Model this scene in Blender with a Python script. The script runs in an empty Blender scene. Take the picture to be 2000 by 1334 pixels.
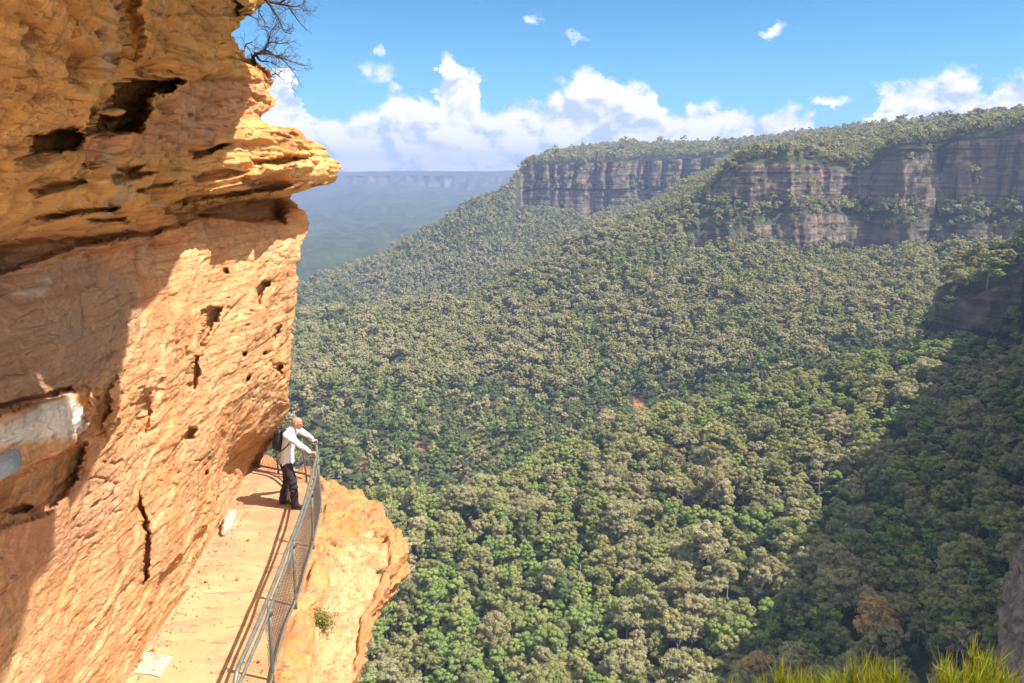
import bpy, bmesh, math, random
import numpy as np
from mathutils import Vector, Matrix, Euler
from mathutils.bvhtree import BVHTree

rng = np.random.default_rng(7)
random.seed(7)
S = bpy.context.scene
C = S.collection
R = math.radians

# ------------------------------------------------------------------ camera model
FOC, PITCH, CZ = 1511.0, R(12.6), 6.1
CP, SP = math.cos(PITCH), math.sin(PITCH)

def ray(px, py):
    """direction of the view through a photo point (2000 x 1334)"""
    a = (np.asarray(px, float) - 1000.0) / FOC
    v = (667.0 - np.asarray(py, float)) / FOC
    return a, CP + SP * v, -SP + CP * v

def at_y(px, py, Y):
    a, b, c = ray(px, py)
    t = Y / b
    return np.stack([a * t, b * t, CZ + c * t], -1)

def at_x(px, py, X):
    a, b, c = ray(px, py)
    t = X / a
    return np.stack([a * t, b * t, CZ + c * t], -1)

def at_z(px, py, z):
    a, b, c = ray(px, py)
    t = (z - CZ) / c
    return np.stack([a * t, b * t, CZ + c * t], -1)

def project(P):
    P = np.asarray(P, float)
    d = P - np.array([0, 0, CZ])
    ax = d[..., 1] * CP - d[..., 2] * SP
    up = d[..., 1] * SP + d[..., 2] * CP
    return 1000 + FOC * d[..., 0] / ax, 667 - FOC * up / ax, ax

# ------------------------------------------------------------------ noise
_perm = np.random.default_rng(3).permutation(256)
_perm = np.concatenate([_perm, _perm, _perm])
_g = np.random.default_rng(4).normal(size=(256, 3))
_g /= np.linalg.norm(_g, axis=1)[:, None]

def perlin(P):
    P = np.asarray(P, float)
    i = np.floor(P).astype(np.int64)
    f = P - i
    u = f * f * f * (f * (f * 6 - 15) + 10)
    i &= 255
    out = 0
    for dx in (0, 1):
        wx = u[..., 0] if dx else 1 - u[..., 0]
        hx = _perm[(i[..., 0] + dx) & 255]
        for dy in (0, 1):
            wy = u[..., 1] if dy else 1 - u[..., 1]
            hy = _perm[hx + ((i[..., 1] + dy) & 255)]
            for dz in (0, 1):
                wz = u[..., 2] if dz else 1 - u[..., 2]
                g = _g[_perm[hy + ((i[..., 2] + dz) & 255)]]
                d = g[..., 0] * (f[..., 0] - dx) + g[..., 1] * (f[..., 1] - dy) + g[..., 2] * (f[..., 2] - dz)
                out = out + wx * wy * wz * d
    return out * 1.5

def fbm(P, oct=4, lac=2.05, gain=.5):
    P = np.asarray(P, float)
    s, a, n = 0, 1.0, 0
    for k in range(oct):
        s = s + a * perlin(P + 17.3 * k)
        n += a
        a *= gain
        P = P * lac
    return s / n * 1.4

def hash1(n):
    x = np.sin(np.asarray(n, float) * 127.1 + 11.7) * 43758.5453
    return x - np.floor(x)

def sstep(a, b, x):
    t = np.clip((x - a) / (b - a), 0, 1)
    return t * t * (3 - 2 * t)

def poly_sd(px, py, poly):
    """signed distance to a polygon, negative inside"""
    P = np.array(poly, float)
    d = np.full(px.shape, 1e18)
    ins = np.zeros(px.shape, bool)
    for k in range(len(P)):
        a, b = P[k], P[(k + 1) % len(P)]
        e = b - a
        wx, wy = px - a[0], py - a[1]
        t = np.clip((wx * e[0] + wy * e[1]) / (e @ e + 1e-12), 0, 1)
        d = np.minimum(d, (wx - e[0] * t) ** 2 + (wy - e[1] * t) ** 2)
        if a[1] != b[1]:
            c = ((a[1] > py) != (b[1] > py)) & (px < (b[0] - a[0]) * (py - a[1]) / (b[1] - a[1]) + a[0])
            ins ^= c
    return np.sqrt(d) * np.where(ins, -1, 1)

# ------------------------------------------------------------------ mesh helpers
def raw_mesh(name, V, F, smooth=True):
    """V (n,3), F (m,4) or (m,3) index arrays"""
    me = bpy.data.meshes.new(name)
    V = np.asarray(V, np.float32)
    F = np.asarray(F, np.int32)
    k = F.shape[1]
    me.vertices.add(len(V))
    me.vertices.foreach_set('co', V.ravel())
    me.loops.add(F.size)
    me.loops.foreach_set('vertex_index', F.ravel())
    me.polygons.add(len(F))
    me.polygons.foreach_set('loop_start', np.arange(0, F.size, k, dtype=np.int32))
    me.update(calc_edges=True)
    me.polygons.foreach_set('use_smooth', np.full(len(F), smooth))
    return me

def grid_faces(nr, nc, flip=False):
    i = np.arange(nr * nc).reshape(nr, nc)
    a, b, c, d = i[:-1, :-1], i[:-1, 1:], i[1:, 1:], i[1:, :-1]
    q = (a, d, c, b) if flip else (a, b, c, d)
    return np.stack(q, -1).reshape(-1, 4)

def attr(me, name, val):
    at = me.attributes.new(name, 'FLOAT', 'POINT')
    at.data.foreach_set('value', np.asarray(val, np.float32).ravel())

def link(name, me, mat=None, parent=None, loc=None):
    o = bpy.data.objects.new(name, me)
    C.objects.link(o)
    if mat is not None and not me.materials:
        me.materials.append(mat)
    if parent is not None:
        o.parent = parent
    if loc is not None:
        o.location = loc
    return o

def tag(o, label=None, cat=None, group=None, kind=None):
    if label: o['label'] = label
    if cat: o['category'] = cat
    if group: o['group'] = group
    if kind: o['kind'] = kind
    return o

def empty(name, loc=(0, 0, 0), rz=0):
    o = bpy.data.objects.new(name, None)
    C.objects.link(o)
    o.location = loc
    o.rotation_euler = (0, 0, rz)
    o.empty_display_size = .2
    return o

def catmull(P, n):
    P = np.asarray(P, float)
    Q = np.concatenate([[2 * P[0] - P[1]], P, [2 * P[-1] - P[-2]]])
    out = []
    for k in range(len(P) - 1):
        a, b, c, d = Q[k:k + 4]
        t = np.linspace(0, 1, n, endpoint=False)[:, None]
        out.append(.5 * (2 * b + (c - a) * t + (2 * a - 5 * b + 4 * c - d) * t ** 2 + (3 * b - a - 3 * c + d) * t ** 3))
    out.append(P[-1:])
    return np.concatenate(out)

def tube_arrays(P, rad, n=8, cap=True):
    """one swept tube along P with radius rad (scalar or per point)"""
    P = np.asarray(P, float)
    m = len(P)
    rad = np.broadcast_to(np.asarray(rad, float), (m,))
    T = np.gradient(P, axis=0)
    T /= np.linalg.norm(T, axis=1)[:, None] + 1e-12
    up = np.array([0, 0, 1.0]) if abs(T[0, 2]) < .9 else np.array([1.0, 0, 0])
    N = np.cross(T[0], up); N /= np.linalg.norm(N)
    V = []
    for k in range(m):
        N = N - T[k] * (N @ T[k]); N /= np.linalg.norm(N) + 1e-12
        B = np.cross(T[k], N)
        a = np.linspace(0, 2 * np.pi, n, endpoint=False)
        V.append(P[k] + rad[k] * (np.cos(a)[:, None] * N + np.sin(a)[:, None] * B))
    V = np.concatenate(V)
    i = np.arange(m * n).reshape(m, n)
    j = np.roll(i, -1, 1)
    F = np.stack([i[:-1], j[:-1], j[1:], i[1:]], -1).reshape(-1, 4)
    if cap:
        V = np.concatenate([V, P[:1], P[-1:]])
        c0, c1 = m * n, m * n + 1
        f0 = np.stack([np.full(n, c0), j[0], i[0], np.full(n, c0)], -1)
        f1 = np.stack([np.full(n, c1), i[-1], j[-1], np.full(n, c1)], -1)
        F3 = np.concatenate([f0, f1])
        return V, F, F3[:, :3]
    return V, F, np.zeros((0, 3), int)

class MB:
    """collects pieces that belong to ONE mesh"""
    def __init__(s):
        s.v, s.f, s.n = [], [], 0
    def add(s, V, *Fs):
        for F in Fs:
            s.f += [tuple(int(x) + s.n for x in f) for f in F]
        s.v += [tuple(x) for x in np.asarray(V, float)]
        s.n = len(s.v)
        return s
    def tube(s, P, r, n=8, cap=True):
        V, F, T = tube_arrays(P, r, n, cap)
        return s.add(V, F, T)
    def box(s, c, size, M=None):
        x = np.array([[i, j, k] for i in (-.5, .5) for j in (-.5, .5) for k in (-.5, .5)]) * np.array(size)
        if M is not None:
            x = x @ np.array(M.to_3x3()).T
        return s.add(x + np.array(c), [(0, 1, 3, 2), (4, 6, 7, 5), (0, 4, 5, 1), (2, 3, 7, 6), (0, 2, 6, 4), (1, 5, 7, 3)])
    def mesh(s, name, smooth=True):
        me = bpy.data.meshes.new(name)
        me.from_pydata(s.v, [], s.f)
        me.update()
        if smooth:
            me.polygons.foreach_set('use_smooth', np.ones(len(me.polygons), bool))
        return me
    def build(s, name, mat=None, parent=None, smooth=True, loc=None):
        return link(name, s.mesh(name, smooth), mat, parent, loc)

# ------------------------------------------------------------------ node helpers
class NT:
    def __init__(s, tree):
        s.t = tree
        s.n, s.l = tree.nodes, tree.links
    def node(s, typ, **kw):
        nd = s.n.new(typ)
        for k, v in kw.items():
            if k.startswith('i_'):
                key = k[2:]
                key = int(key) if key.isdigit() else key
                s.set(nd, key, v)
            else:
                setattr(nd, k, v)
        return nd
    def set(s, nd, key, v):
        sock = nd.inputs[key]
        if isinstance(v, bpy.types.NodeSocket):
            s.l.new(v, sock)
        else:
            sock.default_value = v
    def math(s, op, a, b=None, c=None, clamp=False):
        nd = s.n.new('ShaderNodeMath'); nd.operation = op; nd.use_clamp = clamp
        for k, v in enumerate((a, b, c)):
            if v is not None:
                s.set(nd, k, v)
        return nd.outputs[0]
    def mix(s, f, a, b, mode='MIX'):
        nd = s.n.new('ShaderNodeMix'); nd.data_type = 'RGBA'; nd.blend_type = mode
        nd.clamp_factor = True
        for key, v in (('Factor', f), ('A', a), ('B', b)):
            sock = [x for x in nd.inputs if x.name == key and x.type == ('VALUE' if key == 'Factor' else 'RGBA')][0]
            if isinstance(v, bpy.types.NodeSocket):
                s.l.new(v, sock)
            else:
                sock.default_value = v if key == 'Factor' else (*v[:3], 1)
        return [x for x in nd.outputs if x.type == 'RGBA'][0]
    def ramp(s, fac, stops, interp='LINEAR'):
        nd = s.n.new('ShaderNodeValToRGB')
        nd.color_ramp.interpolation = interp
        el = nd.color_ramp.elements
        while len(el) < len(stops):
            el.new(.5)
        for e, (p, c) in zip(el, stops):
            e.position = p
            e.color = (*c, 1) if not np.isscalar(c) else (c, c, c, 1)
        s.set(nd, 0, fac)
        return nd.outputs[0]
    def noise(s, vec, scale, detail=4, rough=.5, dist=0, out=0):
        nd = s.n.new('ShaderNodeTexNoise')
        if vec is not None:
            s.l.new(vec, nd.inputs['Vector'])
        nd.inputs['Scale'].default_value = scale
        nd.inputs['Detail'].default_value = detail
        nd.inputs['Roughness'].default_value = rough
        nd.inputs['Distortion'].default_value = dist
        return nd.outputs[out]
    def mapr(s, v, a, b, c=0, d=1, smooth=False):
        nd = s.n.new('ShaderNodeMapRange')
        nd.interpolation_type = 'SMOOTHSTEP' if smooth else 'LINEAR'
        nd.clamp = True
        for k, x in enumerate((v, a, b, c, d)):
            s.set(nd, k, x)
        return nd.outputs[0]
    def mapping(s, vec, scale=(1, 1, 1), rot=(0, 0, 0), loc=(0, 0, 0)):
        nd = s.n.new('ShaderNodeMapping')
        s.l.new(vec, nd.inputs[0])
        nd.inputs['Scale'].default_value = scale
        nd.inputs['Rotation'].default_value = rot
        nd.inputs['Location'].default_value = loc
        return nd.outputs[0]

def material(name):
    m = bpy.data.materials.new(name)
    m.use_nodes = True
    t = NT(m.node_tree)
    t.n.clear()
    out = t.node('ShaderNodeOutputMaterial')
    return m, t, out

def principled(t, out, col, rough=.8, normal=None, spec=.3, metal=0.0):
    p = t.node('ShaderNodeBsdfPrincipled')
    t.set(p, 'Base Color', col if isinstance(col, bpy.types.NodeSocket) else (*col, 1))
    t.set(p, 'Roughness', rough)
    t.set(p, 'Metallic', metal)
    p.inputs['Specular IOR Level'].default_value = spec
    if normal is not None:
        t.set(p, 'Normal', normal)
    t.l.new(p.outputs[0], out.inputs[0])
    return p

def bump(t, h, strength=.5, dist=.02, normal=None):
    b = t.node('ShaderNodeBump')
    b.inputs['Strength'].default_value = strength
    b.inputs['Distance'].default_value = dist
    t.set(b, 'Height', h)
    if normal is not None:
        t.set(b, 'Normal', normal)
    return b.outputs[0]

def coords(t):
    return t.node('ShaderNodeTexCoord').outputs['Object']

def attribute(t, name):
    return t.node('ShaderNodeAttribute', attribute_name=name).outputs['Fac']

# ------------------------------------------------------------------ camera, sun, sky, haze
cam = bpy.data.cameras.new('camera')
cam.sensor_fit = 'HORIZONTAL'
cam.sensor_width = 36
cam.lens = 36 * FOC / 2000
cam.clip_start = .05
cam.clip_end = 60000
co = bpy.data.objects.new('camera', cam)
C.objects.link(co)
co.location = (0, 0, CZ)
co.rotation_euler = (R(90) - PITCH, 0, 0)
S.camera = co

SUN_EL = R(56)
SUN_H = np.array([.943, -.331])                 # horizontal direction towards the sun
SUN = np.array([SUN_H[0] * math.cos(SUN_EL), SUN_H[1] * math.cos(SUN_EL), math.sin(SUN_EL)])
SUN /= np.linalg.norm(SUN)
sun = bpy.data.lights.new('sun', 'SUN')
sun.energy = 4.6
sun.angle = R(.5)
sun.color = (1, .945, .86)
so = bpy.data.objects.new('sun', sun)
C.objects.link(so)
so.rotation_euler = Vector(SUN).to_track_quat('Z', 'Y').to_euler()
so.location = Vector(SUN) * 50

S.view_settings.view_transform = 'Standard'
S.view_settings.look = 'None'
S.view_settings.gamma = 1
S.view_settings.use_curve_mapping = False
S.view_settings.exposure = 1.2

def build_world():
    w = bpy.data.worlds.new('World')
    S.world = w
    w.use_nodes = True
    t = NT(w.node_tree)
    t.n.clear()
    out = t.node('ShaderNodeOutputWorld')
    sky = t.node('ShaderNodeTexSky', sky_type='NISHITA')
    sky.sun_disc = False
    sky.sun_elevation = SUN_EL
    sky.sun_rotation = math.atan2(SUN_H[0], SUN_H[1])
    sky.altitude = 800
    sky.air_density = 1.0
    sky.dust_density = .3
    sky.ozone_density = 3.0
    skyc = t.mix(1.0, sky.outputs[0], SKY_TINT, 'MULTIPLY')
    gen = t.node('ShaderNodeTexCoord').outputs['Generated']
    sep = t.node('ShaderNodeSeparateXYZ'); t.l.new(gen, sep.inputs[0])
    az = t.math('ARCTAN2', sep.outputs[0], sep.outputs[1])
    el = t.math('ARCSINE', sep.outputs[2])
    def ae(px, py):
        a, b, c = ray(px, py)
        return math.atan2(a, b), math.atan2(c, math.hypot(a, b))
    def comb(x, y, z=0.0):
        nd = t.node('ShaderNodeCombineXYZ')
        for k, v in enumerate((x, y, z)):
            t.set(nd, k, v)
        return nd.outputs[0]
    wv = t.node('ShaderNodeTexNoise')
    t.l.new(comb(az, t.math('MULTIPLY', el, 1.2), 4.4), wv.inputs['Vector'])
    wv.inputs['Scale'].default_value = 34; wv.inputs['Detail'].default_value = 5; wv.inputs['Roughness'].default_value = .62
    ws = t.node('ShaderNodeSeparateXYZ'); t.l.new(wv.outputs['Color'], ws.inputs[0])
    azw = t.math('MULTIPLY_ADD', t.math('SUBTRACT', ws.outputs[0], .5), .060, az)
    elw = t.math('MULTIPLY_ADD', t.math('SUBTRACT', ws.outputs[1], .5), .040, el)
    def field(da, de, det):
        v = comb(t.math('ADD', az, da), t.math('MULTIPLY_ADD', el, 1.25, de), .37)
        return t.math('SUBTRACT', t.noise(v, 17, det, .55, .25), .5)
    f0 = field(0, 0, 6)
    f1 = field(.007, .014, 4)
    # height of the cumulus bank along the horizon
    prof = [(300, 190), (500, 200), (528, 140), (552, 128), (575, 150), (592, 190), (615, 226), (650, 214), (700, 204), (738, 198), (756, 174), (795, 172), (818, 190), (830, 172), (846, 196), (858, 176), (864, 108), (880, 102), (900, 122), (922, 142), (936, 165),
            (955, 196), (985, 198), (1010, 190), (1062, 192), (1082, 176), (1108, 165), (1122, 150), (1142, 142), (1188, 142), (1202, 162), (1240, 164), (1285, 186), (1306, 216), (1325, 224), (1352, 204), (1400, 196), (1450, 208), (1482, 226), (1505, 216), (1552, 214), (1588, 236),
            (1612, 262), (1680, 250), (1702, 182), (1760, 158), (1850, 148), (1898, 146), (1918, 168), (1928, 180), (1944, 152), (1962, 143), (2000, 146), (2100, 158), (2300, 205), (2500, 190)]
    A0, A1, E1 = -1.0, 1.0, .4
    fc = t.node('ShaderNodeFloatCurve')
    cu = fc.mapping.curves[0]
    xs, ys = [], []
    for px, py in prof:
        a, e = ae(px, py)
        xs.append((a - A0) / (A1 - A0)); ys.append(e / E1)
    pts = [(0, .2)] + list(zip(xs, ys)) + [(1, .22)]
    while len(cu.points) < len(pts):
        cu.points.new(.5, .5)
    for p, (x, y) in zip(cu.points, pts):
        p.location = (x, y)
        p.handle_type = 'AUTO_CLAMPED'
    fc.mapping.update()
    t.set(fc, 'Value', t.math('MULTIPLY_ADD', azw, 1 / (A1 - A0), -A0 / (A1 - A0)))
    top = t.math('MULTIPLY', fc.outputs[0], E1)
    depth = t.math('SUBTRACT', top, elw)                       # >0 inside the bank
    total = t.mapr(depth, -.022, .030, 0, .95)
    for (bx, by, hw, hh, wt) in [(742, 142, 52, 30, .56), (753, 100, 10, 24, .56), (1130, 70, 34, 11, .62), (1038, 38, 20, 17, .60), (1512, 60, 42, 12, .62), (1575, 54, 24, 7, .56), (1625, 197, 38, 12, .62), (1690, 222, 40, 14, .45), (1078, 156, 26, 16, .5)]:
        a0, e0 = ae(bx, by)
        a1 = ae(bx + hw, by)[0] - a0
        e1 = ae(bx, by - hh)[1] - e0
        dx = t.math('MULTIPLY_ADD', azw, 1 / a1, -a0 / a1)
        dy = t.math('MULTIPLY_ADD', elw, 1 / e1, -e0 / e1)
        r2 = t.math('MULTIPLY_ADD', dy, dy, t.math('MULTIPLY', dx, dx))
        total = t.math('MAXIMUM', total, t.math('MULTIPLY_ADD', r2, -wt * .36, wt * .92))
    dens = t.math('MULTIPLY_ADD', f0, 1.15, total)
    far = t.mapr(el, .42, .62, 0, .62, True)               # unseen broken bright cloud added overhead to lift the shade
    dens = t.math('MAXIMUM', dens, t.math('MULTIPLY_ADD', f0, 1.6, far))
    cov = t.mapr(dens, .36, .66, 0, 1, True)
    lit = t.math('MULTIPLY_ADD', t.math('SUBTRACT', f0, f1), 5.2, .58)
    edge = t.mapr(dens, .5, 1.15, .22, -.06)
    lit = t.math('ADD', lit, edge)
    sv = comb(t.math('MULTIPLY', az, 1.3), t.math('MULTIPLY', el, 10.0), 2.0)
    stripe = t.noise(sv, 8, 4, .55)
    low = t.mapr(el, .0, .075, 1, 0, True)
    lit = t.math('ADD', lit, t.math('MULTIPLY', t.math('SUBTRACT', stripe, .52), t.math('MULTIPLY', low, 2.6)))
    cc = t.ramp(lit, [(.05, (.56, .66, .84)), (.38, (.84, .88, .95)), (.72, (1.08, 1.05, 1.01))])
    cloud = t.mix(1.0, cc, (CLOUD, CLOUD, CLOUD), 'MULTIPLY')
    cloud = t.mix(t.mapr(el, .42, .62, 0, 1, True), cloud, (CLOUD * 1.15, CLOUD * 1.12, CLOUD * 1.06))
    hz = t.mapr(el, -.01, .22, .5, 0, True)
    base = t.mix(hz, skyc, HORIZON)
    col = t.mix(t.math('MULTIPLY', cov, .97), base, cloud)
    # unseen bright cloud added right of and behind the viewer as fill light
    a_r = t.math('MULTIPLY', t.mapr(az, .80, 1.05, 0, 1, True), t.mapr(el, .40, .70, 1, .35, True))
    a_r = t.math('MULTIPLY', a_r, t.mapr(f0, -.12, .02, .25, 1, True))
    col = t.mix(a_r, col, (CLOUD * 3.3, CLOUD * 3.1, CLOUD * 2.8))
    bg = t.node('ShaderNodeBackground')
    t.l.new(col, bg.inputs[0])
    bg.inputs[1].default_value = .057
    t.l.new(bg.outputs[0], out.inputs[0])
    w.cycles.sampling_method = 'MANUAL'
    w.cycles.sample_map_resolution = 512
SKY_TINT = (.46, .96, 1.24)
CLOUD = 8.8
HORIZON = (3.0, 6.4, 8.6)
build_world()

def build_haze():
    me = bpy.data.meshes.new('haze')
    mb = MB().box((0, 3400, -55), (16000, 7200, 380))
    o = mb.build('haze', None, None, False)
    m, t, out = material('haze_air')
    v = t.node('ShaderNodeVolumePrincipled')
    v.inputs['Color'].default_value = (.32, .42, .71, 1)
    v.inputs['Density'].default_value = .00021
    v.inputs['Anisotropy'].default_value = .0
    t.l.new(v.outputs[0], out.inputs['Volume'])
    o.data.materials.append(m)
    tag(o, 'thin blue summer haze filling the whole valley', 'haze', kind='stuff')
build_haze()
S.cycles.volume_bounces = 0
S.cycles.max_bounces = 6
S.cycles.diffuse_bounces = 4
S.cycles.transmission_bounces = 3
S.cycles.transparent_max_bounces = 4
S.cycles.use_denoising = True
S.cycles.use_adaptive_sampling = True
S.cycles.adaptive_threshold = .015
# ------------------------------------------------------------------ terrain
def rows_mesh(cols, rows, ncol, sub, drop=None):
    """rows: list of rows of world points, one per column position cols; resampled to a grid"""
    cols = np.asarray(cols, float)
    xs = np.linspace(cols[0], cols[-1], ncol)
    A = []
    for r in rows:
        r = np.asarray(r, float)
        A.append(np.stack([np.interp(xs, cols, r[:, k]) for k in range(3)], -1))
    A = np.array(A)                                   # (row, col, 3)
    k = max(1, int(ncol / len(cols) / 2))
    ker = np.ones(k) / k                              # soften the kinks between columns
    for i in range(len(A)):
        for c in range(3):
            e = np.pad(A[i, :, c], (k // 2, k - 1 - k // 2), mode='edge')
            A[i, :, c] = np.convolve(e, ker, 'valid')
    out, tag_ = [], []
    for i in range(len(A) - 1):
        n = sub[i]
        f = np.linspace(0, 1, n, endpoint=False)[:, None, None]
        out.append(A[i] * (1 - f) + A[i + 1] * f)
        tag_ += [i + x for x in np.linspace(0, 1, n, endpoint=False)]
    out.append(A[-1:]); tag_.append(len(A) - 1)
    return np.concatenate(out), np.array(tag_), xs

def PY(px, py, Y, dz=0.0):
    P = at_y(px, py, Y)
    P[..., 2] += dz
    return P

def PZ(px, Y, z):
    """world point in photo column px (taken along the ground) at forward distance Y and height z"""
    ax = Y * CP - (z - CZ) * SP
    return np.array([(px - 1000) / FOC * ax, Y, z])

def mat_ground():
    m, t, out = material('forest_floor')
    c = coords(t)
    n = t.noise(c, .12, 5)
    col = t.ramp(n, [(.3, (.030, .040, .016)), (.6, (.055, .060, .026)), (.75, (.09, .075, .04))])
    bare = attribute(t, 'bare')
    n2 = t.noise(c, .5, 5)
    red = t.ramp(n2, [(.3, (.20, .085, .04)), (.7, (.33, .17, .085))])
    col = t.mix(bare, col, red)
    principled(t, out, col, .95, bump(t, n2, .6, .6), .1)
    return m

def mat_cliff_far(name='grey_sandstone_cliff', k=1.0):
    m, t, out = material(name)
    c = coords(t)
    bed = t.noise(t.mapping(c, (.012, .012, .32)), 1.0, 6, .6)
    ver = t.noise(t.mapping(c, (.11, .11, .010)), 1.0, 5, .65)
    col = t.ramp(bed, [(.30, (.036, .030, .028)), (.44, (.15, .113, .090)), (.56, (.20, .152, .118)), (.72, (.31, .23, .165))])
    stain = t.mapr(ver, .47, .60, 0, .75, True)
    col = t.mix(stain, col, (.050, .042, .044))
    big = t.noise(c, .045, 3)
    col = t.mix(t.mapr(big, .60, .70, 0, .6, True), col, (.34, .22, .14))
    g = attribute(t, 'steep')
    veg = t.noise(c, .35, 5)
    green = t.ramp(veg, [(.35, (.030, .042, .016)), (.65, (.075, .085, .035))])
    col = t.mix(g, green, col)
    h = t.math('ADD', bed, t.math('MULTIPLY', t.noise(c, .5, 6), .5))
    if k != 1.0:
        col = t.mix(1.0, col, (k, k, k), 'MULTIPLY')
    principled(t, out, col, .95, bump(t, h, 1.0, 1.6), .1)
    return m

M_GROUND = mat_ground()
M_CLIFF = mat_cliff_far(k=.86)
TERR = {}

def finish_terrain(name, G, amp, mat, flip=False, **kw):
    nr, nc, _ = G.shape
    V = G.reshape(-1, 3)
    me = raw_mesh(name, V, grid_faces(nr, nc, flip))
    o = link(name, me, mat)
    return o

# near spur at the foot of the cliff walk -------------------------------------------------
cN = [300, 560, 720, 900, 1100, 1250, 1400, 1600, 1780, 1880, 2000, 2200, 2500]
crest_py = [985, 985, 975, 985, 868, 815, 775, 725, 675, 655, 640, 600, 570]
crest_Y = [262, 262, 262, 262, 315, 335, 345, 350, 345, 340, 338, 335, 330]
HN = 10.5
top = np.array([PY(a, b, y, -HN) for a, b, y in zip(cN, crest_py, crest_Y)])
botz = [-137, -137, -136, -134, -131, -129, -126, -120, -112, -106, -100, -86, -70]
botY = [95] * 13
bot = np.array([PZ(a, y, z) for a, y, z in zip(cN, botY, botz)])
mid = bot * .45 + top * .55
mid[:, 2] -= np.array([1, 1, 1, 2, 3, 4, 4, 4, 4, 4, 3, 2, 0])
back = top + np.array([0, 60, -30.0])
back2 = top + np.array([0, 140, -90.0])
GN_, rt, xs = rows_mesh(cN, [bot, mid, top, back, back2], 170, [34, 34, 14, 8])
GN_[..., 2] += fbm(GN_ / 26.0, 3) * 4.0 * (1 - sstep(2.2, 3, rt))[:, None]
near_o = finish_terrain('valley_terrain', GN_, 0, M_GROUND)
attr(near_o.data, 'bare', np.zeros(GN_.shape[0] * GN_.shape[1]))
tag(near_o, 'steep forest floor dropping away below the cliff walk', 'terrain', kind='structure')
TERR['N'] = (GN_, rt)

# middle slope with the right-hand cliffs and their plateau -------------------------------
cA = [300, 560, 740, 920, 980, 1100, 1180, 1250, 1300, 1322, 1335, 1362, 1392, 1410, 1450, 1545, 1600, 1640, 1690, 1745, 1775, 1840, 1862, 1930, 2000, 2150, 2500]
n = len(cA)
crestline = lambda x: np.interp(x, [300, 560, 740, 920, 980, 1100, 1180, 1250, 1300, 1392], [640, 608, 590, 572, 536, 458, 424, 408, 394, 352])
A = {k: [] for k in range(8)}
HA = 13.0
for x in cA:
    z0 = np.interp(x, [300, 740, 1000, 1250, 1400, 1550, 1700, 1850, 2000, 2500], [-142, -141, -139, -132, -124, -114, -104, -94, -88, -75])
    y0 = np.interp(x, [300, 740, 920, 1100, 1250, 1400, 2000], [285, 285, 300, 350, 378, 388, 385])
    A[0].append(PZ(x, y0 + 30, z0 - 22))
    p1 = np.interp(x, [300, 560, 740, 920, 1100, 1250, 1400, 1550, 1700, 1850, 2000, 2500], [770, 765, 755, 745, 720, 695, 660, 640, 620, 605, 595, 590])
    y1 = np.interp(x, [300, 560, 740, 920, 1100, 1250, 1400, 2000], [440, 440, 455, 480, 500, 512, 515, 515])
    A[1].append(PY(x, p1, y1, -HA))
    if x <= 1322:
        pc = crestline(x)
        yc = np.interp(x, [300, 560, 920, 1100, 1322], [690, 690, 690, 735, 765])
        top_ = PY(x, pc, yc, -HA)
        for k in range(2, 6):
            f = (k - 1) / 4.6
            A[k].append(A[1][-1] * (1 - f) + top_ * f + np.array([0, 0, -3.0 * math.sin(math.pi * f)]))
        A[6].append(top_)
        A[7].append(top_ + np.array([0, 120, -45.0]))
    else:
        lb = np.interp(x, [1335, 1450, 1545, 1600, 1690, 1740, 1775, 1862, 1930, 2000, 2500], [506, 486, 492, 500, 506, 505, 490, 492, 488, 480, 470])
        lt = np.interp(x, [1335, 1362, 1400, 1450, 1545, 1600, 1690, 1775, 1862, 1930, 2000, 2500], [470, 424, 432, 440, 424, 414, 428, 440, 432, 440, 432, 420])
        ub = np.interp(x, [1335, 1362, 1400, 1450, 1545, 1600, 1690, 1775, 1862, 1930, 2000, 2500], [452, 412, 401, 402, 408, 410, 410, 414, 414, 414, 410, 400])
        ut = np.interp(x, [1335, 1362, 1392, 1410, 1450, 1545, 1600, 1640, 1690, 1745, 1775, 1840, 1862, 1930, 2000, 2150, 2500], [436, 404, 372, 334, 316, 314, 318, 328, 326, 296, 284, 290, 268, 260, 250, 232, 200])
        sk = np.interp(x, [1335, 1362, 1392, 1410, 1450, 1545, 1600, 1640, 1700, 1755, 1900, 2000, 2500], [392, 374, 352, 328, 306, 280, 262, 256, 249, 242, 229, 217, 215])
        ys = np.interp(x, [1335, 1392, 1410, 1450, 1545, 1640, 2000, 2500], [765, 770, 775, 800, 950, 1050, 1200, 1400])
        # buttresses and gullies: the face steps towards and away from the viewer
        but = np.interp(x, [1335, 1392, 1410, 1450, 1545, 1600, 1640, 1690, 1745, 1775, 1840, 1862, 1930, 2000, 2150, 2500], [0, 8, -4, -10, -6, 4, 22, 30, 4, -14, 6, -14, -24, -40, -60, -120])
        yl = np.interp(x, [1335, 1410, 2000], [712, 705, 700]) + but
        A[2].append(PY(x, lb, yl))
        A[3].append(PY(x, lt, yl + 7))
        A[4].append(PY(x, ub, yl + 20))
        A[5].append(PY(x, ut, yl + 30))
        A[6].append(PY(x, sk, ys, -HA))
        A[7].append(A[6][-1] + np.array([0, 300, -30.0]))
GA, rtA, xsA = rows_mesh(cA, [A[k] for k in range(8)], 640, [30, 60, 26, 12, 34, 40, 6])
rr = rtA[:, None]
PXA, PYA, _ = project(GA)
cl = (sstep(1338, 1362, PXA) * (sstep(1.85, 2.0, rr) * (1 - sstep(4.9, 5.02, rr))))
GA0 = GA.copy()
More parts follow.
